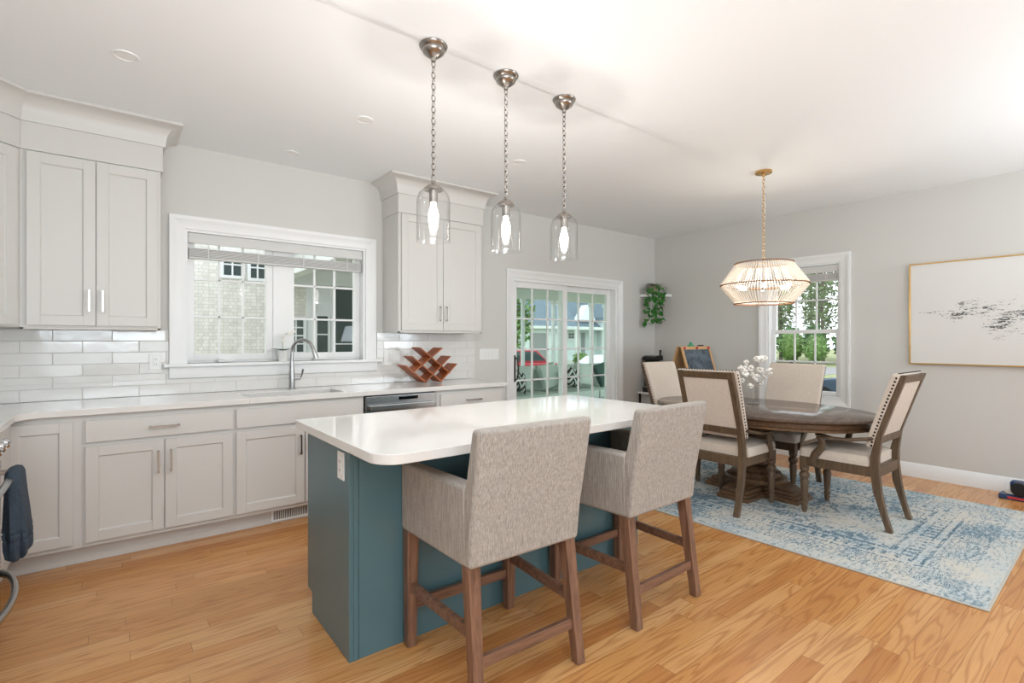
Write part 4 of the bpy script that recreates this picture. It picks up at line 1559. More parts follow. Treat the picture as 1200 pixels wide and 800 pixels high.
for r_, z_, nm in ((RT, ZT, 'top_ring'), (RM, ZM, 'middle_ring'), (RB, ZB, 'bottom_ring')):
    mb = MB().tube(ringtube(r_, z_, 0.005), 0.0045, 6, closed=True)
    n = int(2 * pi * r_ / 0.017)
    for i in range(n):
        a = 2 * pi * i / n
        mb.ball((r_ * cos(a), r_ * sin(a), z_), 0.0062, 6, 4)
    mb.build(nm, twine_m, ch)
for (ra, za, rb, zb_) in ((RT, ZT - 0.012, RM, ZM + 0.010), (RM, ZM - 0.010, RB, ZB + 0.010)):
    mb = MB()
    n = 84
    for i in range(n):
        a = 2 * pi * i / n
        nb = 15
        for k in range(nb):
            f = (k + 0.5) / nb
            r = ra + (rb - ra) * f
            z = za + (zb_ - za) * f
            mb.ball((r * cos(a), r * sin(a), z), (0.0056, 0.0056, 0.0066), 6, 4)
    mb.build('bead_strands', bead_m, ch)
mb = MB().tube([(0, 0, -0.77), (0, 0, -1.0)], 0.005, 8)
mb.lathe([(0.0, 0.0), (0.02, 0.004), (0.028, 0.012), (0.02, 0.024), (0.0, 0.03)], (0, 0, -1.01), 16)
for k in range(4):
    a = 2 * pi * k / 4 + 0.5
    mb.tube([(0.0, 0, -1.0), (0.06 * cos(a), 0.06 * sin(a), -1.002), (0.13 * cos(a), 0.13 * sin(a), -0.995)], 0.005, 6)
for k in range(3):
    a = 2 * pi * k / 3
    mb.tube([(0, 0, ZT + 0.004), (RT * cos(a), RT * sin(a), ZT)], 0.003, 6)
mb.build('center_stem', brass_m, ch)
for k in range(4):
    a = 2 * pi * k / 4 + 0.5
    bx_, by_ = 0.15 * cos(a), 0.15 * sin(a)
    MB().tube([(0.128 * cos(a), 0.128 * sin(a), -0.995), (0.150 * cos(a), 0.150 * sin(a), -0.990), (0.175 * cos(a), 0.175 * sin(a), -0.982), (0.200 * cos(a), 0.200 * sin(a), -0.974), (0.215 * cos(a), 0.215 * sin(a), -0.97)],
              [0.011, 0.016, 0.021, 0.016, 0.006], 10).build('light_bulb', bulb_m, ch)
d = bpy.data.lights.new('chandelier_light', 'POINT')
d.energy = 7
d.shadow_soft_size = 0.022
d.color = (1, 0.9, 0.78)
o = bpy.data.objects.new('chandelier_light', d)
COL.objects.link(o)
o.parent = ch
o.location = (0.10, 0.055, -0.93)

# ------------------------------------------------------------------ recessed downlights (switched off)
def downlight(x, y, r, label):
    t = thing('recessed_downlight', label, 'ceiling light', (x, y, CH), 0, 'recessed downlights in the ceiling')
    OPEN.update(['trim_ring'])
    MB().lathe([(0.0, -0.0012), (r * 0.80, -0.0012), (r * 0.82, -0.005), (r * 0.97, -0.006), (r, -0.0005)][::-1], n=36).build('trim_ring', trim_m, t)
    MB().lathe([(0.0, -0.0040), (r * 0.72, -0.0036), (r * 0.74, -0.0012)][::-1], n=36).build('diffuser', plate_m, t)


for (x, y, lab) in ((0.041, 3.213, 'round recessed ceiling light above the left kitchen counter, unlit'), (1.275, 3.189, 'round recessed ceiling light left of the first pendant, unlit'),
                    (1.064, 4.10, 'small round recessed ceiling light close to the window wall above the sink, unlit'), (2.561, 3.187, 'round recessed ceiling light behind the middle pendant, unlit')):
    downlight(x, y, 0.058, lab)

# ------------------------------------------------------------------ picture
pc = thing('framed_picture', 'large white abstract picture with dark strokes in a thin gold frame', 'picture', (XR, 0.78, 1.5565))
po = V((XR, 0.78, 1.5565))
py0, py1, pz0, pz1 = 0.07, 1.490, 1.082, 2.031
mb = MB()
f_ = 0.010
xa, xb = XR - 0.036, XR - 0.002
mb.box(xa, xb, py0, py0 + f_, pz0, pz1).box(xa, xb, py1 - f_, py1, pz0, pz1).box(xa, xb, py0 + f_, py1 - f_, pz0, pz0 + f_).box(xa, xb, py0 + f_, py1 - f_, pz1 - f_, pz1)
mb.build('picture_frame', gold_m, pc, po, bevel=0.0008)
MB().box(XR - 0.029, XR - 0.006, py0 + f_ + 0.0005, py1 - f_ - 0.0005, pz0 + f_ + 0.0005, pz1 - f_ - 0.0005).build('canvas', art_mat(), pc, po)

# ------------------------------------------------------------------ corner shelf with pothos
shx, shy, shz = XR - 0.002, YB - 0.002, 1.905
pts = [(shx, shy), (shx - 0.325, shy)] + [(shx - 0.325 * cos(R(a)), shy - 0.285 * sin(R(a))) for a in (8, 20, 35, 50, 65, 80)] + [(shx, shy - 0.285)]
tag(MB().prism(pts, shz, shz + 0.035).build('corner_shelf', trim_m, origin=(shx, shy, shz), bevel=0.003), 'small white corner shelf holding the trailing plant', 'shelf')
pt = thing('trailing_pothos', 'trailing green pothos in a pot on the corner shelf', 'potted plant', (5.84, 4.30, shz + 0.0355))
ppx, ppy, ppz = 5.84, 4.30, shz + 0.0355
MB().lathe([(0.0, 0.0), (0.045, 0.0), (0.058, 0.05), (0.066, 0.10), (0.070, 0.105), (0.062, 0.108), (0.055, 0.10), (0.0, 0.095)], n=24).build('pot', mat('speckled_pot', srgb(170, 156, 128), 0.6, noise=0.2, nscale=(40, 40, 40)), pt)
random.seed(11)


def leaf(mb, c, size, yaw, pitch, roll=0.0):
    M = Matrix.Translation(c) @ Matrix.Rotation(yaw, 4, 'Z') @ Matrix.Rotation(pitch, 4, 'Y') @ Matrix.Rotation(roll, 4, 'X')
    s = size
    o_ = [(0, 0, 0), (0.15 * s, 0.38 * s, 0.05 * s), (0.5 * s, 0.45 * s, 0.02 * s), (1.05 * s, 0, -0.12 * s), (0.5 * s, -0.45 * s, 0.02 * s), (0.15 * s, -0.38 * s, 0.05 * s), (0.45 * s, 0, -0.02 * s)]
    mb.add(o_, [(0, 1, 6), (1, 2, 6), (2, 3, 6), (3, 4, 6), (4, 5, 6), (5, 0, 6)], M)


OPEN.update(['leaves', 'foliage', 'crown'])
vm = MB()
lm = MB()
for k in range(9):
    a = R(168 + k * 15 + random.uniform(-8, 8))
    L = random.choice([0.14, 0.26, 0.34, 0.38, 0.40])
    x0, y0 = 0.055 * cos(a), 0.055 * sin(a)
    pts_ = [(x0 * 0.6, y0 * 0.6, 0.10), (x0 * 1.3, y0 * 1.3, 0.13), (x0 * 2.5, y0 * 2.5, 0.08)]
    z = 0.02
    sx_, sy_ = x0 * 2.3, y0 * 2.3
    while z > -L:
        pts_.append((sx_, sy_, z))
        sx_ += random.uniform(-0.014, 0.014)
        sy_ += random.uniform(-0.014, 0.014)
        z -= 0.05
    vm.tube(pts_, 0.0028, 5)
    for p in pts_[2:]:
        for q in range(2):
            if random.random() < 0.78:
                leaf(lm, (p[0], p[1], p[2] + random.uniform(-0.02, 0.02)), random.uniform(0.05, 0.082), R(random.uniform(160, 340)), R(random.uniform(25, 75)), random.uniform(-0.5, 0.5))
lt = MB()
for k in range(34):
    a = random.uniform(0, 2 * pi)
    r = random.uniform(0.01, 0.075)
    leaf(lt, (r * cos(a), r * sin(a), 0.09 + random.uniform(0, 0.06)), random.uniform(0.05, 0.075), a, R(random.uniform(-30, 50)))
vm.build('vines', stem_m, pt)
lm.build('leaves', leaf_m, pt)
lt.build('leaves', leafdark_m, pt)

# ------------------------------------------------------------------ corner rack with black appliance
rk = thing('shelf_rack', 'low black rack with white shelf tops in the back corner', 'shelf', (5.81, 4.24, 0))
ro = (5.81, 4.24, 0)
for x in (5.645, 5.98):
    for y in (4.105, 4.385):
        MB().box(x - 0.011, x + 0.011, y - 0.011, y + 0.011, 0.001, 0.5845).build('post', black_m, rk, ro)
for z in (0.20, 0.585):
    MB().box(5.615, 6.01, 4.08, 4.41, z, z + 0.022).build('shelf_board', trim_m, rk, ro, bevel=0.002)
ap = thing('black_appliance', 'tall dark countertop appliance with glossy black lid and upright lever on the corner rack', 'appliance', (5.79, 4.29, 0.6075))
ao = (5.79, 4.29, 0.6075)
MB().box(5.715, 5.865, 4.20, 4.38, 0.6075, 1.03).build('body', mat('charcoal_plastic', srgb(62, 66, 66), 0.4, noise=0.05), ap, ao, bevel=0.02, seg=3)
MB().prism([(5.70, 1.031), (5.885, 1.031), (5.885, 1.095), (5.87, 1.105), (5.76, 1.10), (5.715, 1.085), (5.70, 1.06)], 4.18, 4.40, 'y').build('lid', blackglass_m, ap, ao, bevel=0.012, seg=3)
MB().tube([(5.865, 4.22, 1.10), (5.872, 4.22, 1.145), (5.87, 4.22, 1.175)], [0.012, 0.013, 0.018], 10).build('lever', black_m, ap, ao)
bk = thing('storage_box', 'small black box with pale lid at the front of the corner rack', 'box', (5.665, 4.215, 0.6075))
bo = (5.665, 4.215, 0.6075)
MB().box(5.63, 5.70, 4.10, 4.33, 0.6075, 0.675).build('box_body', black_m, bk, bo, bevel=0.004)
MB().box(5.626, 5.704, 4.096, 4.334, 0.6755, 0.69).build('lid', steel_m, bk, bo, bevel=0.002)

# ------------------------------------------------------------------ chalkboard easel
es = thing('chalkboard_easel', 'wooden A-frame children\'s easel with a chalkboard in the corner', 'easel', (5.40, 3.42, 0))
eo = V((5.40, 3.42, 0))
ex0, ex1 = 5.11, 5.70
zt = 1.235


def epanel(sgn, zlo, zhi, x0, x1, t0, t1):
    """leaning panel, t0..t1 thickness offset outward"""
    sl = 0.30
    f = lambda z: 3.42 + sgn * (0.012 + (zt - z) * sl)
    return MB().hexa([(x0, f(zlo) + sgn * t0, zlo), (x1, f(zlo) + sgn * t0, zlo), (x1, f(zlo) + sgn * t1, zlo), (x0, f(zlo) + sgn * t1, zlo)],
                     [(x0, f(zhi) + sgn * t0, zhi), (x1, f(zhi) + sgn * t0, zhi), (x1, f(zhi) + sgn * t1, zhi), (x0, f(zhi) + sgn * t1, zhi)])


for sg in (-1, 1):
    for (a, b) in ((ex0, ex0 + 0.032), (ex1 - 0.032, ex1)):
        epanel(sg, 0.002, zt, a, b, 0, 0.02).build('leg', pine_m, es, eo, bevel=0.002)
    epanel(sg, zt - 0.035, zt, ex0 + 0.033, ex1 - 0.033, 0, 0.02).build('top_rail', pine_m, es, eo)
    epanel(sg, 0.56, 0.595, ex0 + 0.033, ex1 - 0.033, 0, 0.02).build('bottom_rail', pine_m, es, eo)
epanel(-1, 0.596, zt - 0.036, ex0 + 0.033, ex1 - 0.033, 0.004, 0.014).build('chalkboard', chalk_m, es, eo)
epanel(1, 0.596, zt - 0.036, ex0 + 0.033, ex1 - 0.033, 0.004, 0.014).build('rear_board', pine_m, es, eo)
MB().box(ex0 + 0.05, ex1 - 0.05, 3.14, 3.22, 0.50, 0.52).box(ex0 + 0.05, ex1 - 0.05, 3.13, 3.14, 0.50, 0.55).build('tray', pine_m, es, eo)
for (x, m_, nm, lab, cat) in ((5.16, red_m, 'magnet', 'red magnet clip at the left of the easel top', 'magnet'), (5.41, red_m, 'magnet', 'red magnet clip at the middle of the easel top', 'magnet'), (5.655, red_m, 'magnet', 'red magnet clip at the right of the easel top', 'magnet')):
    tag(MB().lathe([(0.0, 0.0), (0.016, 0.0), (0.018, 0.006), (0.014, 0.012), (0.0, 0.012)], (0, 0, 0), 16, Matrix.Translation((x, 3.379, zt - 0.018)) @ Matrix.Rotation(R(90), 4, 'X')).build(nm, m_, origin=(x, 3.379, zt - 0.018)), lab, cat)
tag(MB().box(5.31, 5.39, 3.40, 3.44, zt + 0.0005, zt + 0.018).prism([(5.325, zt + 0.018), (5.375, zt + 0.018), (5.36, zt + 0.05), (5.335, zt + 0.05)], 3.41, 3.43, 'y').build('board_eraser', green_m, origin=(5.35, 3.42, zt), bevel=0.003), 'green eraser on top of the easel', 'eraser')
tag(MB().tube([(5.50, 3.42, zt + 0.010), (5.62, 3.425, zt + 0.010)], 0.008, 8).build('marker_pen', black_m, origin=(5.56, 3.42, zt)), 'dark marker lying on top of the easel', 'marker')

# ------------------------------------------------------------------ flower vase on the table
vx, vy, vz = 4.475, 2.24, RZ + 0.7335
fv = thing('flower_arrangement', 'clear glass vase of white flower stems on the dining table', 'flowers', (vx, vy, vz))
OPEN.update(['glass_vase'])
MB().shell([(0.0, 0.001), (0.046, 0.001), (0.05, 0.004), (0.046, 0.010), (0.012, 0.014), (0.010, 0.05), (0.018, 0.075), (0.026, 0.12), (0.028, 0.16), (0.026, 0.16), (0.024, 0.12), (0.016, 0.078), (0.0, 0.06)], n=28).build('glass_vase', vaseglass_m, fv)
random.seed(7)
stm = MB()
blooms = []
vrt = V((sin(R(51.99)), -cos(R(51.99)), 0))
for (du, z) in ((-0.125, 0.315), (-0.055, 0.365), (-0.02, 0.315), (0.015, 0.40), (0.055, 0.40), (0.085, 0.405), (-0.085, 0.27), (0.045, 0.30), (0.07, 0.29), (0.115, 0.25), (0.10, 0.18), (-0.09, 0.205), (-0.045, 0.16), (0.02, 0.23), (0.135, 0.29), (-0.06, 0.31), (0.0, 0.26)):
    dd = random.uniform(-0.05, 0.05)
    e = vrt * du * 0.95 + V((0.5 * dd, 0.8 * dd, z))
    stm.tube([(0, 0, 0.03), (du * 0.08, 0.0, 0.13), e * 0.55 + V((0, 0, 0.05)), e], 0.0018, 5)
    blooms.append((e, random.uniform(0.024, 0.040)))
stm.build('stems', stem_m, fv)
for (c, r) in blooms:
    mb = MB()
    for k in range(13):
        th = random.uniform(0, 2 * pi)
        ph = random.uniform(0, pi)
        q = c + V((sin(ph) * cos(th), sin(ph) * sin(th), cos(ph))) * r * 0.62
        mb.ball(q, (r * random.uniform(0.38, 0.55), r * random.uniform(0.38, 0.55), r * random.uniform(0.3, 0.45)), 7, 5)
    mb.build('bloom', petal_m, fv)

# ------------------------------------------------------------------ orchid on the window sill
ox, oy, oz = 1.085, YB + 0.008, 1.1365
oc_ = thing('potted_orchid', 'small orchid in a white pot on the kitchen window sill', 'potted plant', (ox, oy, oz))
MB().lathe([(0.0, 0.0), (0.036, 0.0), (0.044, 0.085), (0.046, 0.088), (0.040, 0.088), (0.0, 0.078)], n=24).build('pot', ceramic_m, oc_)
mb = MB()
for (yaw, s) in ((200, 0.085), (170, 0.10), (15, 0.08), (240, 0.06), (320, 0.07), (150, 0.06), (120, 0.05), (60, 0.05)):
    yy = yaw if not (30 < yaw < 150) else yaw
    leaf(mb, (0, 0, 0.085), s, R(yy), R(-18))
mb.build('leaves', leaf_m, oc_)
MB().tube([(0, 0, 0.08), (-0.006, 0, 0.16), (0.004, 0, 0.215), (0.04, 0.0, 0.228), (0.075, 0, 0.240)], 0.002, 5).build('stem', leaf_m, oc_)
mb = MB()
for p in ((-0.004, 0, 0.17), (0.004, 0, 0.205), (0.05, 0, 0.228), (0.078, 0, 0.243)):
    for k in range(5):
        a = 2 * pi * k / 5
        mb.ball((p[0] + 0.010 * cos(a), p[1] - 0.004, p[2] + 0.010 * sin(a)), (0.008, 0.003, 0.008), 6, 4)
mb.build('blooms', petal_m, oc_)

# ------------------------------------------------------------------ range at the left edge with towel
rg = thing('kitchen_range', 'stainless steel range at the left edge with front knobs', 'range', (-0.70, 2.78, 0))
rgo = (-0.70, 2.78, 0)
RY0, RY1 = 2.405, 3.165
FX_ = -0.405
MB().box(XL + 0.01, FX_ - 0.03, RY0, RY1, 0.06, 0.895).build('range_body', steel_m, rg, rgo, bevel=0.003)
MB().box(XL + 0.01, FX_ - 0.05, RY0 + 0.01, RY1 - 0.01, 0.8955, 0.912).build('cooktop', blackglass_m, rg, rgo, bevel=0.003)
# slanted control panel
MB().prism([(FX_ - 0.052, 0.785), (FX_, 0.785), (FX_ + 0.01, 0.80), (FX_ - 0.02, 0.895), (FX_ - 0.052, 0.895)], RY0, RY1, 'y').build('control_panel', steel_m, rg, rgo, bevel=0.003)
for k in range(5):
    y = RY1 - 0.065 - k * 0.105
    M = Matrix.Translation((FX_ - 0.004, y, 0.848)) @ Matrix.Rotation(R(72), 4, 'Y')
    MB().lathe([(0.030, 0.0), (0.030, 0.008), (0.024, 0.012), (0.023, 0.040), (0.019, 0.046), (0.0, 0.046)], (0, 0, 0), 20, M).box(-0.004, 0.004, -0.02, 0.02, 0.044, 0.052, M).build('knob', chrome_m, rg, rgo)
MB().box(FX_ - 0.03, FX_ + 0.004, RY0 + 0.004, RY1 - 0.004, 0.325, 0.775).build('oven_door', blackglass_m, rg, rgo, bevel=0.004)
MB().box(FX_ + 0.0045, FX_ + 0.008, RY0 + 0.004, RY1 - 0.004, 0.325, 0.37).box(FX_ + 0.0045, FX_ + 0.008, RY0 + 0.004, RY1 - 0.004, 0.73, 0.775).box(FX_ + 0.0045, FX_ + 0.008, RY0 + 0.004, RY0 + 0.04, 0.37, 0.73).box(FX_ + 0.0045, FX_ + 0.008, RY1 - 0.04, RY1 - 0.004, 0.37, 0.73).build('oven_door_trim', steel_m, rg, rgo)
MB().tube([(FX_ + 0.065, RY0 + 0.06, 0.735), (FX_ + 0.065, RY1 - 0.06, 0.735)], 0.013, 12).box(FX_ + 0.005, FX_ + 0.07, RY0 + 0.07, RY0 + 0.09, 0.725, 0.745).box(FX_ + 0.005, FX_ + 0.07, RY1 - 0.09, RY1 - 0.07, 0.725, 0.745).build('oven_handle', steel_m, rg, rgo)
MB().box(FX_ - 0.03, FX_ + 0.006, RY0 + 0.004, RY1 - 0.004, 0.085, 0.315).build('storage_drawer', steel_m, rg, rgo, bevel=0.004)
hp = []
for i in range(15):
    f = i / 14
    y = RY1 - 0.03 - f * (RY1 - RY0 - 0.06)
    hp.append((FX_ + 0.012 + 0.075 * sin(pi * f) ** 0.6, y, 0.285))
MB().tube(hp, 0.012, 10, flat=(1, 1.5)).build('drawer_handle', steel_m, rg, rgo)
MB().box(XL + 0.05, FX_ - 0.07, RY0 + 0.03, RY1 - 0.03, 0.001, 0.06).build('base_plinth', black_m, rg, rgo)

# towel draped over the oven handle
hx = FX_ + 0.067
vs = []
NT_ = 40
levels = [(0.768, 0.010, 0.070), (0.764, 0.022, 0.078), (0.750, 0.029, 0.083), (0.72, 0.031, 0.086), (0.66, 0.033, 0.090), (0.60, 0.036, 0.092), (0.54, 0.039, 0.094), (0.515, 0.042, 0.096), (0.509, 0.038, 0.092), (0.503, 0.042, 0.096),
          (0.485, 0.042, 0.096), (0.479, 0.038, 0.092), (0.473, 0.042, 0.096), (0.44, 0.041, 0.097), (0.415, 0.036, 0.094), (0.402, 0.024, 0.080)]
for (z, ax, ay) in levels:
    q = (0.768 - z) / 0.366
    for i in range(NT_):
        a = 2 * pi * i / NT_
        ca, sa = cos(a), sin(a)
        fold = 1 + 0.13 * q * sin(a * 7 + 1.0) + 0.05 * q * sin(a * 13 + z * 20)
        x = ax * (abs(ca) ** 0.7) * (1 if ca > 0 else -1) * fold
        y = ay * (abs(sa) ** 0.7) * (1 if sa > 0 else -1) * fold
        zz = z + (0.012 * sin(a + 0.6) if q > 0.9 else 0)
        vs.append((hx + 0.004 + x + 0.012 * q, 2.985 + y + 0.015 * q * q, zz))
n = len(levels)
fs = [tuple(range(NT_))[::-1], tuple(range((n - 1) * NT_, n * NT_))]
for k in range(n - 1):
    for i in range(NT_):
        j = (i + 1) % NT_
        fs.append((k * NT_ + i, k * NT_ + j, (k + 1) * NT_ + j, (k + 1) * NT_ + i))
tag(MB().add(vs, fs).build('dish_towel', towel_m, origin=(hx, 2.99, 0.735)), 'dark blue-grey towel hung over the oven handle', 'towel')

# ------------------------------------------------------------------ toy at the right edge
ty = thing('toy_vehicle', 'navy toy with black wheel on the floor by the right wall', 'toy', (5.84, 0.70, 0))
tyo = V((5.84, 0.70, 0))
MB().box(5.77, 5.90, 0.50, 0.835, 0.001, 0.040).build('chassis', blue_m, ty, tyo, bevel=0.008)
MB().box(5.79, 5.88, 0.56, 0.80, 0.0405, 0.085).build('body', plate_m, ty, tyo, bevel=0.012)
MB().box(5.768, 5.7695, 0.60, 0.78, 0.012, 0.030).build('side_stripe', red_m, ty, tyo)
MB().lathe([(0.012, -0.02), (0.046, -0.02), (0.056, -0.012), (0.056, 0.012), (0.046, 0.02), (0.012, 0.02)], (0, 0, 0), 28, Matrix.Translation((5.765, 0.705, 0.100)) @ Matrix.Rotation(R(90), 4, 'Y')).build('wheel', black_m, ty, tyo)
MB().box(5.79, 5.88, 0.62, 0.77, 0.0855, 0.155).build('cab', blue_m, ty, tyo, bevel=0.02, seg=3)

# ------------------------------------------------------------------ unseen rear windows, added behind the camera to carry the fill lamps
for n_, (a, b) in ((3, (-0.95, 0.95)), (4, (4.45, 5.85))):
    wr_ = sroot('window_%d' % n_)
    mb, g = sash(a, b, 0.7, 2.5, YF - 0.10, 0.045, 0.06, 3, 2, 0.02)
    mb.build('window_sash', trim_m, wr_)
    MRt = Matrix.Translation((0, YF, 0)) @ Matrix(((1, 0, 0, 0), (0, -1, 0, 0), (0, 0, 1, 0), (0, 0, 0, 1)))
    place(casing(a, b, 0.7, 2.5, 0.09, 0.024, True), MRt).build('window_casing', trim_m, wr_)

# ================================================================== outside
GZ = -0.62
gr = MB().box(-40, 120, 4.62, 160, GZ - 0.3, GZ)
gr.box(6.22, 120, -60, 4.62, GZ - 0.3, GZ)
tag(gr.build('garden_lawn', grass_m), 'green lawn outside the sliding door and dining window', 'lawn')
bpy.data.objects['garden_lawn']['kind'] = 'stuff'
rd = MB().box(4.3, 40, 11.5, 20.5, GZ + 0.002, GZ + 0.02)
tag(rd.build('street_asphalt', road_m, origin=(20, 16, GZ)), 'grey asphalt street beyond the porch', 'street')
bpy.data.objects['street_asphalt']['kind'] = 'stuff'
dv = MB().box(14.0, 18.5, -20, 8, GZ + 0.002, GZ + 0.02)
tag(dv.build('driveway', road_m, origin=(16, 0, GZ)), 'grey driveway outside the dining window', 'driveway')

# covered porch outside the sliding door
po_ = thing('covered_porch', 'white roofed porch outside the sliding glass door', 'porch', (5.5, 6.9, GZ))
poo = V((5.5, 6.9, GZ))
MB().box(2.35, 10.5, 4.62, 9.3, GZ, -0.06).build('porch_deck', deck_m, po_, poo)
mb = MB().box(2.1, 10.7, 4.60, 9.44, 2.56, 2.60)
mb.build('porch_ceiling', whitep_m, po_, poo)
MB().prism([(4.60, 2.601), (9.44, 2.601), (9.44, 2.66), (4.60, 3.7)], 2.0, 10.8, 'x').build('porch_roof', roof_m, po_, poo)
for (x0, x1, y0, y1) in ((2.1, 10.7, 9.25, 9.44), (2.1, 2.28, 4.62, 9.25), (10.5, 10.7, 4.62, 9.25), (2.28, 10.5, 6.9, 7.0)):
    MB().box(x0, x1, y0, y1, 2.30, 2.56).build('porch_beam', whitep_m, po_, poo)
for x, h_ in ((4.6, 0.06), (7.64, 0.035), (8.62, 0.035), (8.86, 0.05), (10.0, 0.045), (10.6, 0.06)):
    MB().box(x - h_, x + h_, 9.36 - h_, 9.36 + h_, -0.06, 2.30).box(x - h_ - 0.02, x + h_ + 0.02, 9.34 - h_, 9.38 + h_, 2.20, 2.30).box(x - h_ - 0.02, x + h_ + 0.02, 9.34 - h_, 9.38 + h_, -0.06, 0.10).build('porch_post', whitep_m, po_, poo)

# porch sofa with cushions
sf = thing('porch_sofa', 'sage grey sofa on the porch seen through the sliding door', 'sofa', (6.5, 6.9, -0.06))
sfo = V((6.5, 6.9, -0.06))
MB().box(4.75, 8.25, 6.35, 7.25, 0.02, 0.24).build('sofa_base', sofa_m, sf, sfo, bevel=0.03)
MB().box(4.75, 8.25, 7.05, 7.33, 0.245, 0.83).build('sofa_back', sofa_m, sf, sfo, bevel=0.05, seg=4)
for (a, b) in ((4.75, 4.97), (8.03, 8.25)):
    MB().box(a, b, 6.33, 7.045, 0.245, 0.55).build('sofa_arm', sofa_m, sf, sfo, bevel=0.05, seg=3)
for k in range(3):
    MB().box(4.985 + k * 1.014, 4.985 + (k + 1) * 1.014 - 0.01, 6.34, 7.04, 0.245, 0.40).build('seat_cushion', sofa_m, sf, sfo, bevel=0.04, seg=3)
for (x, y) in ((4.85, 6.42), (8.15, 6.42), (4.85, 7.2), (8.15, 7.2)):
    MB().box(x - 0.03, x + 0.03, y - 0.03, y + 0.03, -0.06, 0.02).build('sofa_leg', black_m, sf, sfo)


def pillow(name, label, loc, size, m, tilt, yaw=0.0, roll=0.0):
    mb = MB()
    n = 12
    vs = []
    for side in (-1, 1):
        for j in range(n + 1):
            for i in range(n + 1):
                u, v = i / n * 2 - 1, j / n * 2 - 1
                b = max(0.0, (1 - u ** 4) * (1 - v ** 4)) ** 0.5
                q = 1 - 0.07 * (1 - abs(v) ** 2) * abs(u) ** 8 - 0.07 * (1 - abs(u) ** 2) * abs(v) ** 8
                vs.append((u * size / 2 * q, side * 0.085 * b, v * size / 2 * q))
    fs = []
    m1 = (n + 1) ** 2
    for j in range(n):
        for i in range(n):
            a = j * (n + 1) + i
            fs.append((a, a + 1, a + n + 2, a + n + 1))
            fs.append((m1 + a, m1 + a + n + 1, m1 + a + n + 2, m1 + a + 1))
    mb.add(vs, fs)
    bm = bmesh.new()
    o = mb.build(name, m)
    bm.from_mesh(o.data)
    bmesh.ops.remove_doubles(bm, verts=bm.verts, dist=0.0005)
    bmesh.ops.recalc_face_normals(bm, faces=bm.faces)
    bm.to_mesh(o.data)
    bm.free()
    o.location = loc
    o.rotation_euler = (R(tilt), R(roll), yaw)
    return tag(o, label, 'throw pillow')


pillow('throw_pillow', 'large pale pillow leaning on the left side of the porch sofa', (5.50, 6.80, 0.655), 0.47, sofa_m, -16, 0.0, 6)
pillow('throw_pillow', 'large pale pillow leaning at the middle of the porch sofa', (6.15, 6.80, 0.66), 0.48, sofa_m, -18, 0.1, -8)
pillow('throw_pillow', 'large pale pillow leaning right of centre on the porch sofa', (7.05, 6.80, 0.655), 0.47, sofa_m, -16, 0.1, 8)
pillow('throw_pillow', 'black and white zigzag pillow at the left of the porch sofa', (5.22, 6.53, 0.64), 0.38, zig_m, -24, 0.15, 22)
pillow('throw_pillow', 'black and white zigzag pillow right of the door\'s middle stile', (6.48, 6.53, 0.64), 0.38, zig_m, -24, 0.1, 18)
pillow('throw_pillow', 'dark teal pillow at the right end of the porch sofa', (7.62, 6.78, 0.655), 0.46, sofadark_m, -18, -0.1, -14)

# shingled house wing seen through the kitchen window
wg = thing('shingled_house', 'pale cedar shingled house wing seen through the kitchen window', 'house', (1.5, 11.0, GZ))
wo = V((1.5, 11.0, GZ))
SY = 9.5
MB().box(-2.5, 2.80, SY, SY + 3.0, GZ, 5.0).build('shingle_wall', shingle_m, wg, wo)
MB().box(2.80, 3.95, SY + 0.02, SY + 3.0, GZ, 5.0).build('trim_wall', whitep_m, wg, wo)
MB().box(2.72, 2.86, SY - 0.03, SY - 0.001, GZ, 2.56).build('corner_board', whitep_m, wg, wo)
MB().prism([(SY - 0.4, 5.0), (SY + 3.4, 5.0), (SY + 1.5, 6.5)], -2.8, 4.2, 'x').build('roof', roof_m, wg, wo)


def house_window(parent, o, x0, x1, z0, z1, y, cols, rows, fr=0.07, shutters=False, gm=None):
    t = MB().box(x0 - fr, x1 + fr, y - 0.05, y - 0.002, z0 - fr, z0).box(x0 - fr, x1 + fr, y - 0.05, y - 0.002, z1, z1 + fr).box(x0 - fr, x0, y - 0.05, y - 0.002, z0, z1).box(x1, x1 + fr, y - 0.05, y - 0.002, z0, z1)
    b = 0.012 if x1 - x0 < 1 else 0.03
    for i in range(1, cols):
        c = x0 + (x1 - x0) * i / cols
        t.box(c - b, c + b, y - 0.035, y - 0.012, z0, z1)
    for i in range(1, rows):
        c = z0 + (z1 - z0) * i / rows
        t.box(x0, x1, y - 0.034, y - 0.013, c - b, c + b)
    w_ = t.build('window', whitep_m, parent, o)
    MB().box(x0, x1, y - 0.011, y - 0.003, z0, z1).build('pane', gm or darkwin_m, w_, o)


house_window(wg, wo, 1.40, 1.66, 2.38, 2.74, SY, 2, 2, 0.05)
house_window(wg, wo, 1.80, 2.02, 2.36, 2.72, SY, 2, 2, 0.05)
house_window(wg, wo, 2.40, 2.66, 1.10, 1.68, SY, 2, 4, 0.05)
house_window(wg, wo, 2.90, 3.10, 1.08, 1.75, SY + 0.02, 1, 2, 0.04)
house_window(wg, wo, 3.20, 3.62, 0.2, 2.28, SY + 0.02, 1, 2, 0.05)

# white neighbour house across the street
nh = thing('white_house', 'white clapboard house with blue-grey roof across the street', 'house', (28, 31, GZ))
no = V((28, 31, GZ))
HYF = 28.0


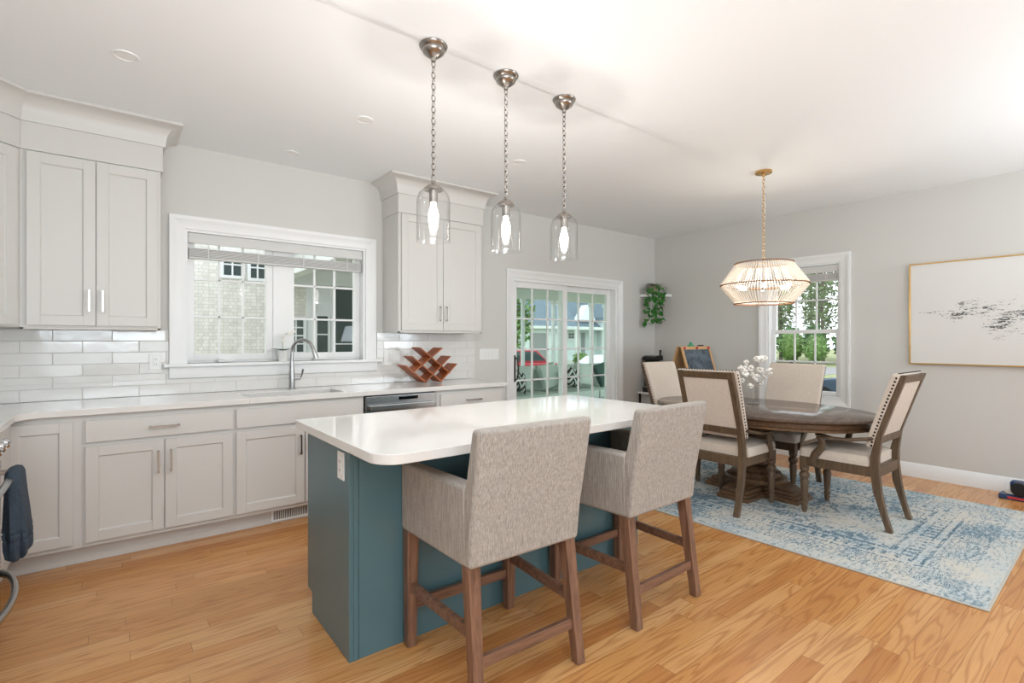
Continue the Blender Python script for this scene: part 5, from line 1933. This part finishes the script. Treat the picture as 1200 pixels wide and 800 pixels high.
def clap_mat():
    m = bpy.data.materials.new('white_clapboard')
    m.use_nodes = True
    p = m.node_tree.nodes['Principled BSDF']
    t = NT(m)
    tc = t.n('ShaderNodeTexCoord')
    sx = t.n('ShaderNodeSeparateXYZ')
    t.l(tc.outputs['Object'], sx.inputs[0])
    f = t.m('FRACT', t.m('MULTIPLY', sx.outputs[2], 7.0))
    t.l(t.mix(t.m('LESS_THAN', f, 0.1), srgb(222, 232, 230), srgb(190, 200, 200)), p.inputs['Base Color'])
    p.inputs['Roughness'].default_value = 0.7
    return m


clap_m = clap_mat()
MB().box(22.6, 30.6, HYF, HYF + 7, GZ, 2.25).build('main_wall', clap_m, nh, no)
MB().prism([(HYF - 0.4, 2.2), (HYF + 7.4, 2.2), (HYF + 7.4, 2.35), (HYF + 3.5, 5.4), (HYF - 0.4, 2.35)], 22.2, 30.9, 'x').build('roof', roof_m, nh, no)
MB().box(22.2, 30.6, HYF - 0.42, HYF - 0.401, 2.16, 2.36).build('eave_board', whitep_m, nh, no)
MB().prism([(30.6, GZ), (34.6, GZ), (34.6, 3.1), (32.6, 5.6), (30.6, 3.1)], HYF - 1.2, HYF + 6, 'y').build('gable_wall', clap_m, nh, no)
MB().prism([(30.3, 2.95), (32.6, 5.78), (34.9, 2.95), (34.9, 3.15), (32.6, 6.0), (30.3, 3.15)], HYF - 1.5, HYF + 6.2, 'y').build('gable_roof', roof_m, nh, no)
MB().prism([(28.4, 2.9), (30.2, 2.9), (29.3, 4.1)], HYF - 0.2, HYF + 0.5, 'y').build('dormer', whitep_m, nh, no)
MB().box(23.5, 25.2, HYF - 0.03, HYF - 0.002, GZ, 1.85).build('garage_door', garage_m, nh, no)
house_window(nh, no, 27.35, 28.15, 1.45, 1.85, HYF, 3, 2, 0.08)
MB().box(28.75, 29.15, HYF - 0.04, HYF - 0.002, GZ + 0.4, 1.9).build('front_door', garage_m, nh, no)
house_window(nh, no, 31.2, 31.9, 0.2, 1.8, HYF - 1.2, 1, 2, 0.10)
house_window(nh, no, 31.9, 32.6, 3.2, 4.3, HYF - 1.2, 1, 2, 0.08, gm=roof_m)
for x in (26.7, 28.3, 29.6, 30.4):
    MB().box(x - 0.09, x + 0.09, HYF - 1.6, HYF - 1.42, GZ, 2.1).build('porch_column', whitep_m, nh, no)
MB().box(26.4, 30.6, HYF - 1.7, HYF - 0.43, 2.1, 2.3).build('porch_beam', whitep_m, nh, no)
MB().box(28.2, 29.8, HYF - 2.3, HYF - 1.7, GZ, GZ + 0.16).box(28.2, 29.8, HYF - 2.0, HYF - 1.7, GZ + 0.16, GZ + 0.32).box(26.4, 30.6, HYF - 1.7, HYF - 0.01, GZ, GZ + 0.45).build('porch_steps', whitep_m, nh, no)


# cars
def car(label, x, y, rz, m_, L=4.4, W_=1.8, H_=1.45, wagon=False):
    t = thing('parked_car', label, 'car', (x, y, GZ + 0.021), rz)
    h = L / 2
    if wagon:
        body = [(-h, 0.35), (-h + 0.05, 0.25), (h - 0.05, 0.25), (h, 0.4), (h - 0.03, 0.70), (h - 0.5, 0.88), (h - 1.15, 0.94), (-h + 0.08, 0.98), (-h, 0.8)]
        cab_ = [(-h + 0.10, 0.95), (h - 1.15, 0.93), (h - 1.85, H_ - 0.02), (-0.2, H_), (-h + 0.45, H_ - 0.03)]
    else:
        body = [(-h, 0.35), (-h + 0.05, 0.25), (h - 0.05, 0.25), (h, 0.4), (h - 0.03, 0.62), (h - 0.5, 0.80), (h - 1.25, 0.90), (-h + 0.7, 0.94), (-h + 0.03, 0.88)]
        cab_ = [(-h + 0.55, 0.92), (h - 1.2, 0.88), (h - 2.0, H_ - 0.03), (-0.25, H_), (-h + 1.25, H_ - 0.04)]
    MB().prism(body, -W_ / 2, W_ / 2, 'y').build('car_body', m_, t, bevel=0.06, seg=3)
    MB().prism(cab_, -W_ / 2 + 0.12, W_ / 2 - 0.12, 'y').build('car_cabin', m_, t, bevel=0.05, seg=3)
    cx = sum(p[0] for p in cab_) / 5
    cz = sum(p[1] for p in cab_) / 5
    gl_ = [(cx + (p[0] - cx) * 0.86, cz + (p[1] - cz) * 0.72) for p in cab_]
    mb = MB()
    for k in range(2):
        a, b = (-9, cx - 0.05) if k == 0 else (cx + 0.05, 9)
        q = [(min(max(p[0], a), b), p[1]) for p in gl_]
        mb.prism(q, -W_ / 2 + 0.105, W_ / 2 - 0.105, 'y')
    mb.build('car_windows', darkwin_m, t)
    for sx_ in (-1, 1):
        for sy_ in (-1, 1):
            MB().lathe([(0.0, -0.1), (0.20, -0.1), (0.32, -0.09), (0.33, 0.0), (0.32, 0.09), (0.20, 0.1), (0.0, 0.1)], (0, 0, 0), 24,
                       Matrix.Translation((sx_ * (h - 0.8), sy_ * (W_ / 2 - 0.09), 0.331)) @ Matrix.Rotation(R(90), 4, 'X')).build('wheel', black_m, t)


car('red wagon parked in the street behind the porch', 13.9, 17.3, 0, carred_m, 4.5, 1.8, 1.5, True)
car('silver car parked in the street right of the red one', 16.0, 13.6, 0, carsil_m, 4.5, 1.8, 1.32)
car('dark blue car on the driveway outside the dining window', 16.2, 4.3, R(90), carblue_m, 4.5, 1.8, 1.38)


# vegetation: crowns of small leaf faces around a displaced core
def crown_mesh(c, r, n, seed, lsize):
    random.seed(seed)
    mb = MB()
    for k in range(n):
        while True:
            p = V((random.uniform(-1, 1), random.uniform(-1, 1), random.uniform(-1, 1)))
            if 0.35 < p.length < 1:
                break
        q = V((c[0] + p.x * r[0], c[1] + p.y * r[1], c[2] + p.z * r[2]))
        s = lsize * random.uniform(0.6, 1.3)
        a = V((random.uniform(-1, 1), random.uniform(-1, 1), random.uniform(-1, 1))).normalized()
        b = a.orthogonal().normalized()
        mb.add([q - a * s, q + b * s * 0.6, q + a * s, q - b * s * 0.6], [(0, 1, 2, 3)])
    return mb


def bush(label, x, y, rx, rz_, seed, m_=None, group=None):
    t = thing('hedge_bush', label, 'bush', (x, y, GZ), 0, group)
    mb = crown_mesh((0, 0, rz_ + 0.18), (rx, rx, rz_), 520, seed, 0.16 * rx)
    mb.ball((0, 0, rz_ + 0.12), (rx * 0.8, rx * 0.8, rz_ * 0.85), 14, 9)
    mb.build('foliage', m_ or foliage_m, t)
    MB().tube([(0, 0, 0), (0.02, 0, rz_ * 0.8)], 0.05, 6).build('stem', trunk_m, t)


def tree(name, label, x, y, h, cr, trunk, seed, m_=None, group=None, leafs=900, base=0.4):
    t = thing(name, label, 'tree', (x, y, GZ), 0, group)
    random.seed(seed)
    lean = random.uniform(-0.4, 0.4)
    mb = MB().tube([(0, 0, 0), (lean * 0.3, 0.1, h * 0.4), (lean, 0.2, h * 0.92)], [trunk, trunk * 0.8, trunk * 0.25], 8)
    for k in range(7):
        a = random.uniform(0, 2 * pi)
        z = h * (base + 0.5 * k / 7)
        mb.tube([(lean * 0.5, 0.1, z), (cos(a) * cr * 0.7, sin(a) * cr * 0.7, z + h * 0.08)], trunk * 0.22, 5)
    mb.build('trunk', trunk_m, t)
    crown_mesh((lean * 0.8, 0.1, h * (base + 1) / 2), (cr, cr, h * (1 - base) / 2), leafs, seed + 5, 0.22 * (0.6 + cr * 0.2)).build('crown', m_ or pinefol_m, t)


gb = 'hedge bushes along the lawn outside the dining window'
for i, (x, y, rx, rz_) in enumerate(((44, 21.0, 0.98, 1.25), (44.2, 18.9, 1.0, 1.3), (43.6, 16.8, 0.95, 1.1), (44.4, 14.6, 1.05, 1.2), (44.8, 12.4, 1.0, 1.2), (44, 23.2, 1.05, 1.3))):
    bush(['bright green bush at the left of the dining window view', 'second green bush from the left in the dining window view', 'low green bush at the middle of the dining window view', 'wide green bush at the right of the dining window view',
          'bright green bush hidden by the right window casing', 'bright green bush beyond the left window casing'][i], x, y, rx, rz_, 20 + i, None, gb)
for i, (x, y) in enumerate(((46.6, 22.3), (46.4, 20.0), (46.2, 17.9), (46.7, 15.7), (46.9, 13.5))):
    bush('taller dark green bush in the second row of the hedge', x, y, 1.05, 1.55, 140 + i, hedgedark_m, 'second row of hedge bushes')
gt = 'bare woodland trees beyond the lawn'
spots = [(50, 26.5, 12), (50.5, 22.6, 11), (50, 18.7, 13), (50.4, 14.9, 12), (54.2, 28, 14), (54.6, 24.3, 14), (54.0, 20.5, 15), (54.4, 16.7, 13), (54, 12.8, 14), (58.6, 26.2, 15), (58.2, 22.3, 16), (58.4, 18.3, 14), (58.3, 14.4, 15), (62.5, 24.5, 16), (62.4, 20.4, 17), (62.2, 16.4, 15)]
for i, (x, y, h) in enumerate(spots):
    tree('woodland_tree', 'thin grey-trunked tree in the woods beyond the dining window', x, y, h, 1.55, 0.16, 60 + i, None, gt, 900, 0.12)
for i, (x, y, h, cr) in enumerate(((29.6, 39.6, 9, 2.4), (18.9, 24.2, 7.0, 1.7), (34.6, 41.5, 11, 2.4), (31.8, 46.5, 10, 2.4))):
    tree('street_tree', ['leafy tree just behind the left end of the white house', 'leafy tree at the left of the street, in front of the white house', 'tall tree behind the roof of the white house', 'leafy tree farthest behind the white house'][i], x, y, h, cr, 0.2, 90 + i, foliage_m if i == 1 else pinefol_m, None, 1500, 0.12)
for i, (x, y) in enumerate(((26.3, 25.6), (30.9, 25.4))):
    bush(['small round shrub in front of the white house porch', 'small round shrub below the gable window of the white house'][i], x, y, 0.62, 0.45, 120 + i)

bpy.context.view_layer.update()
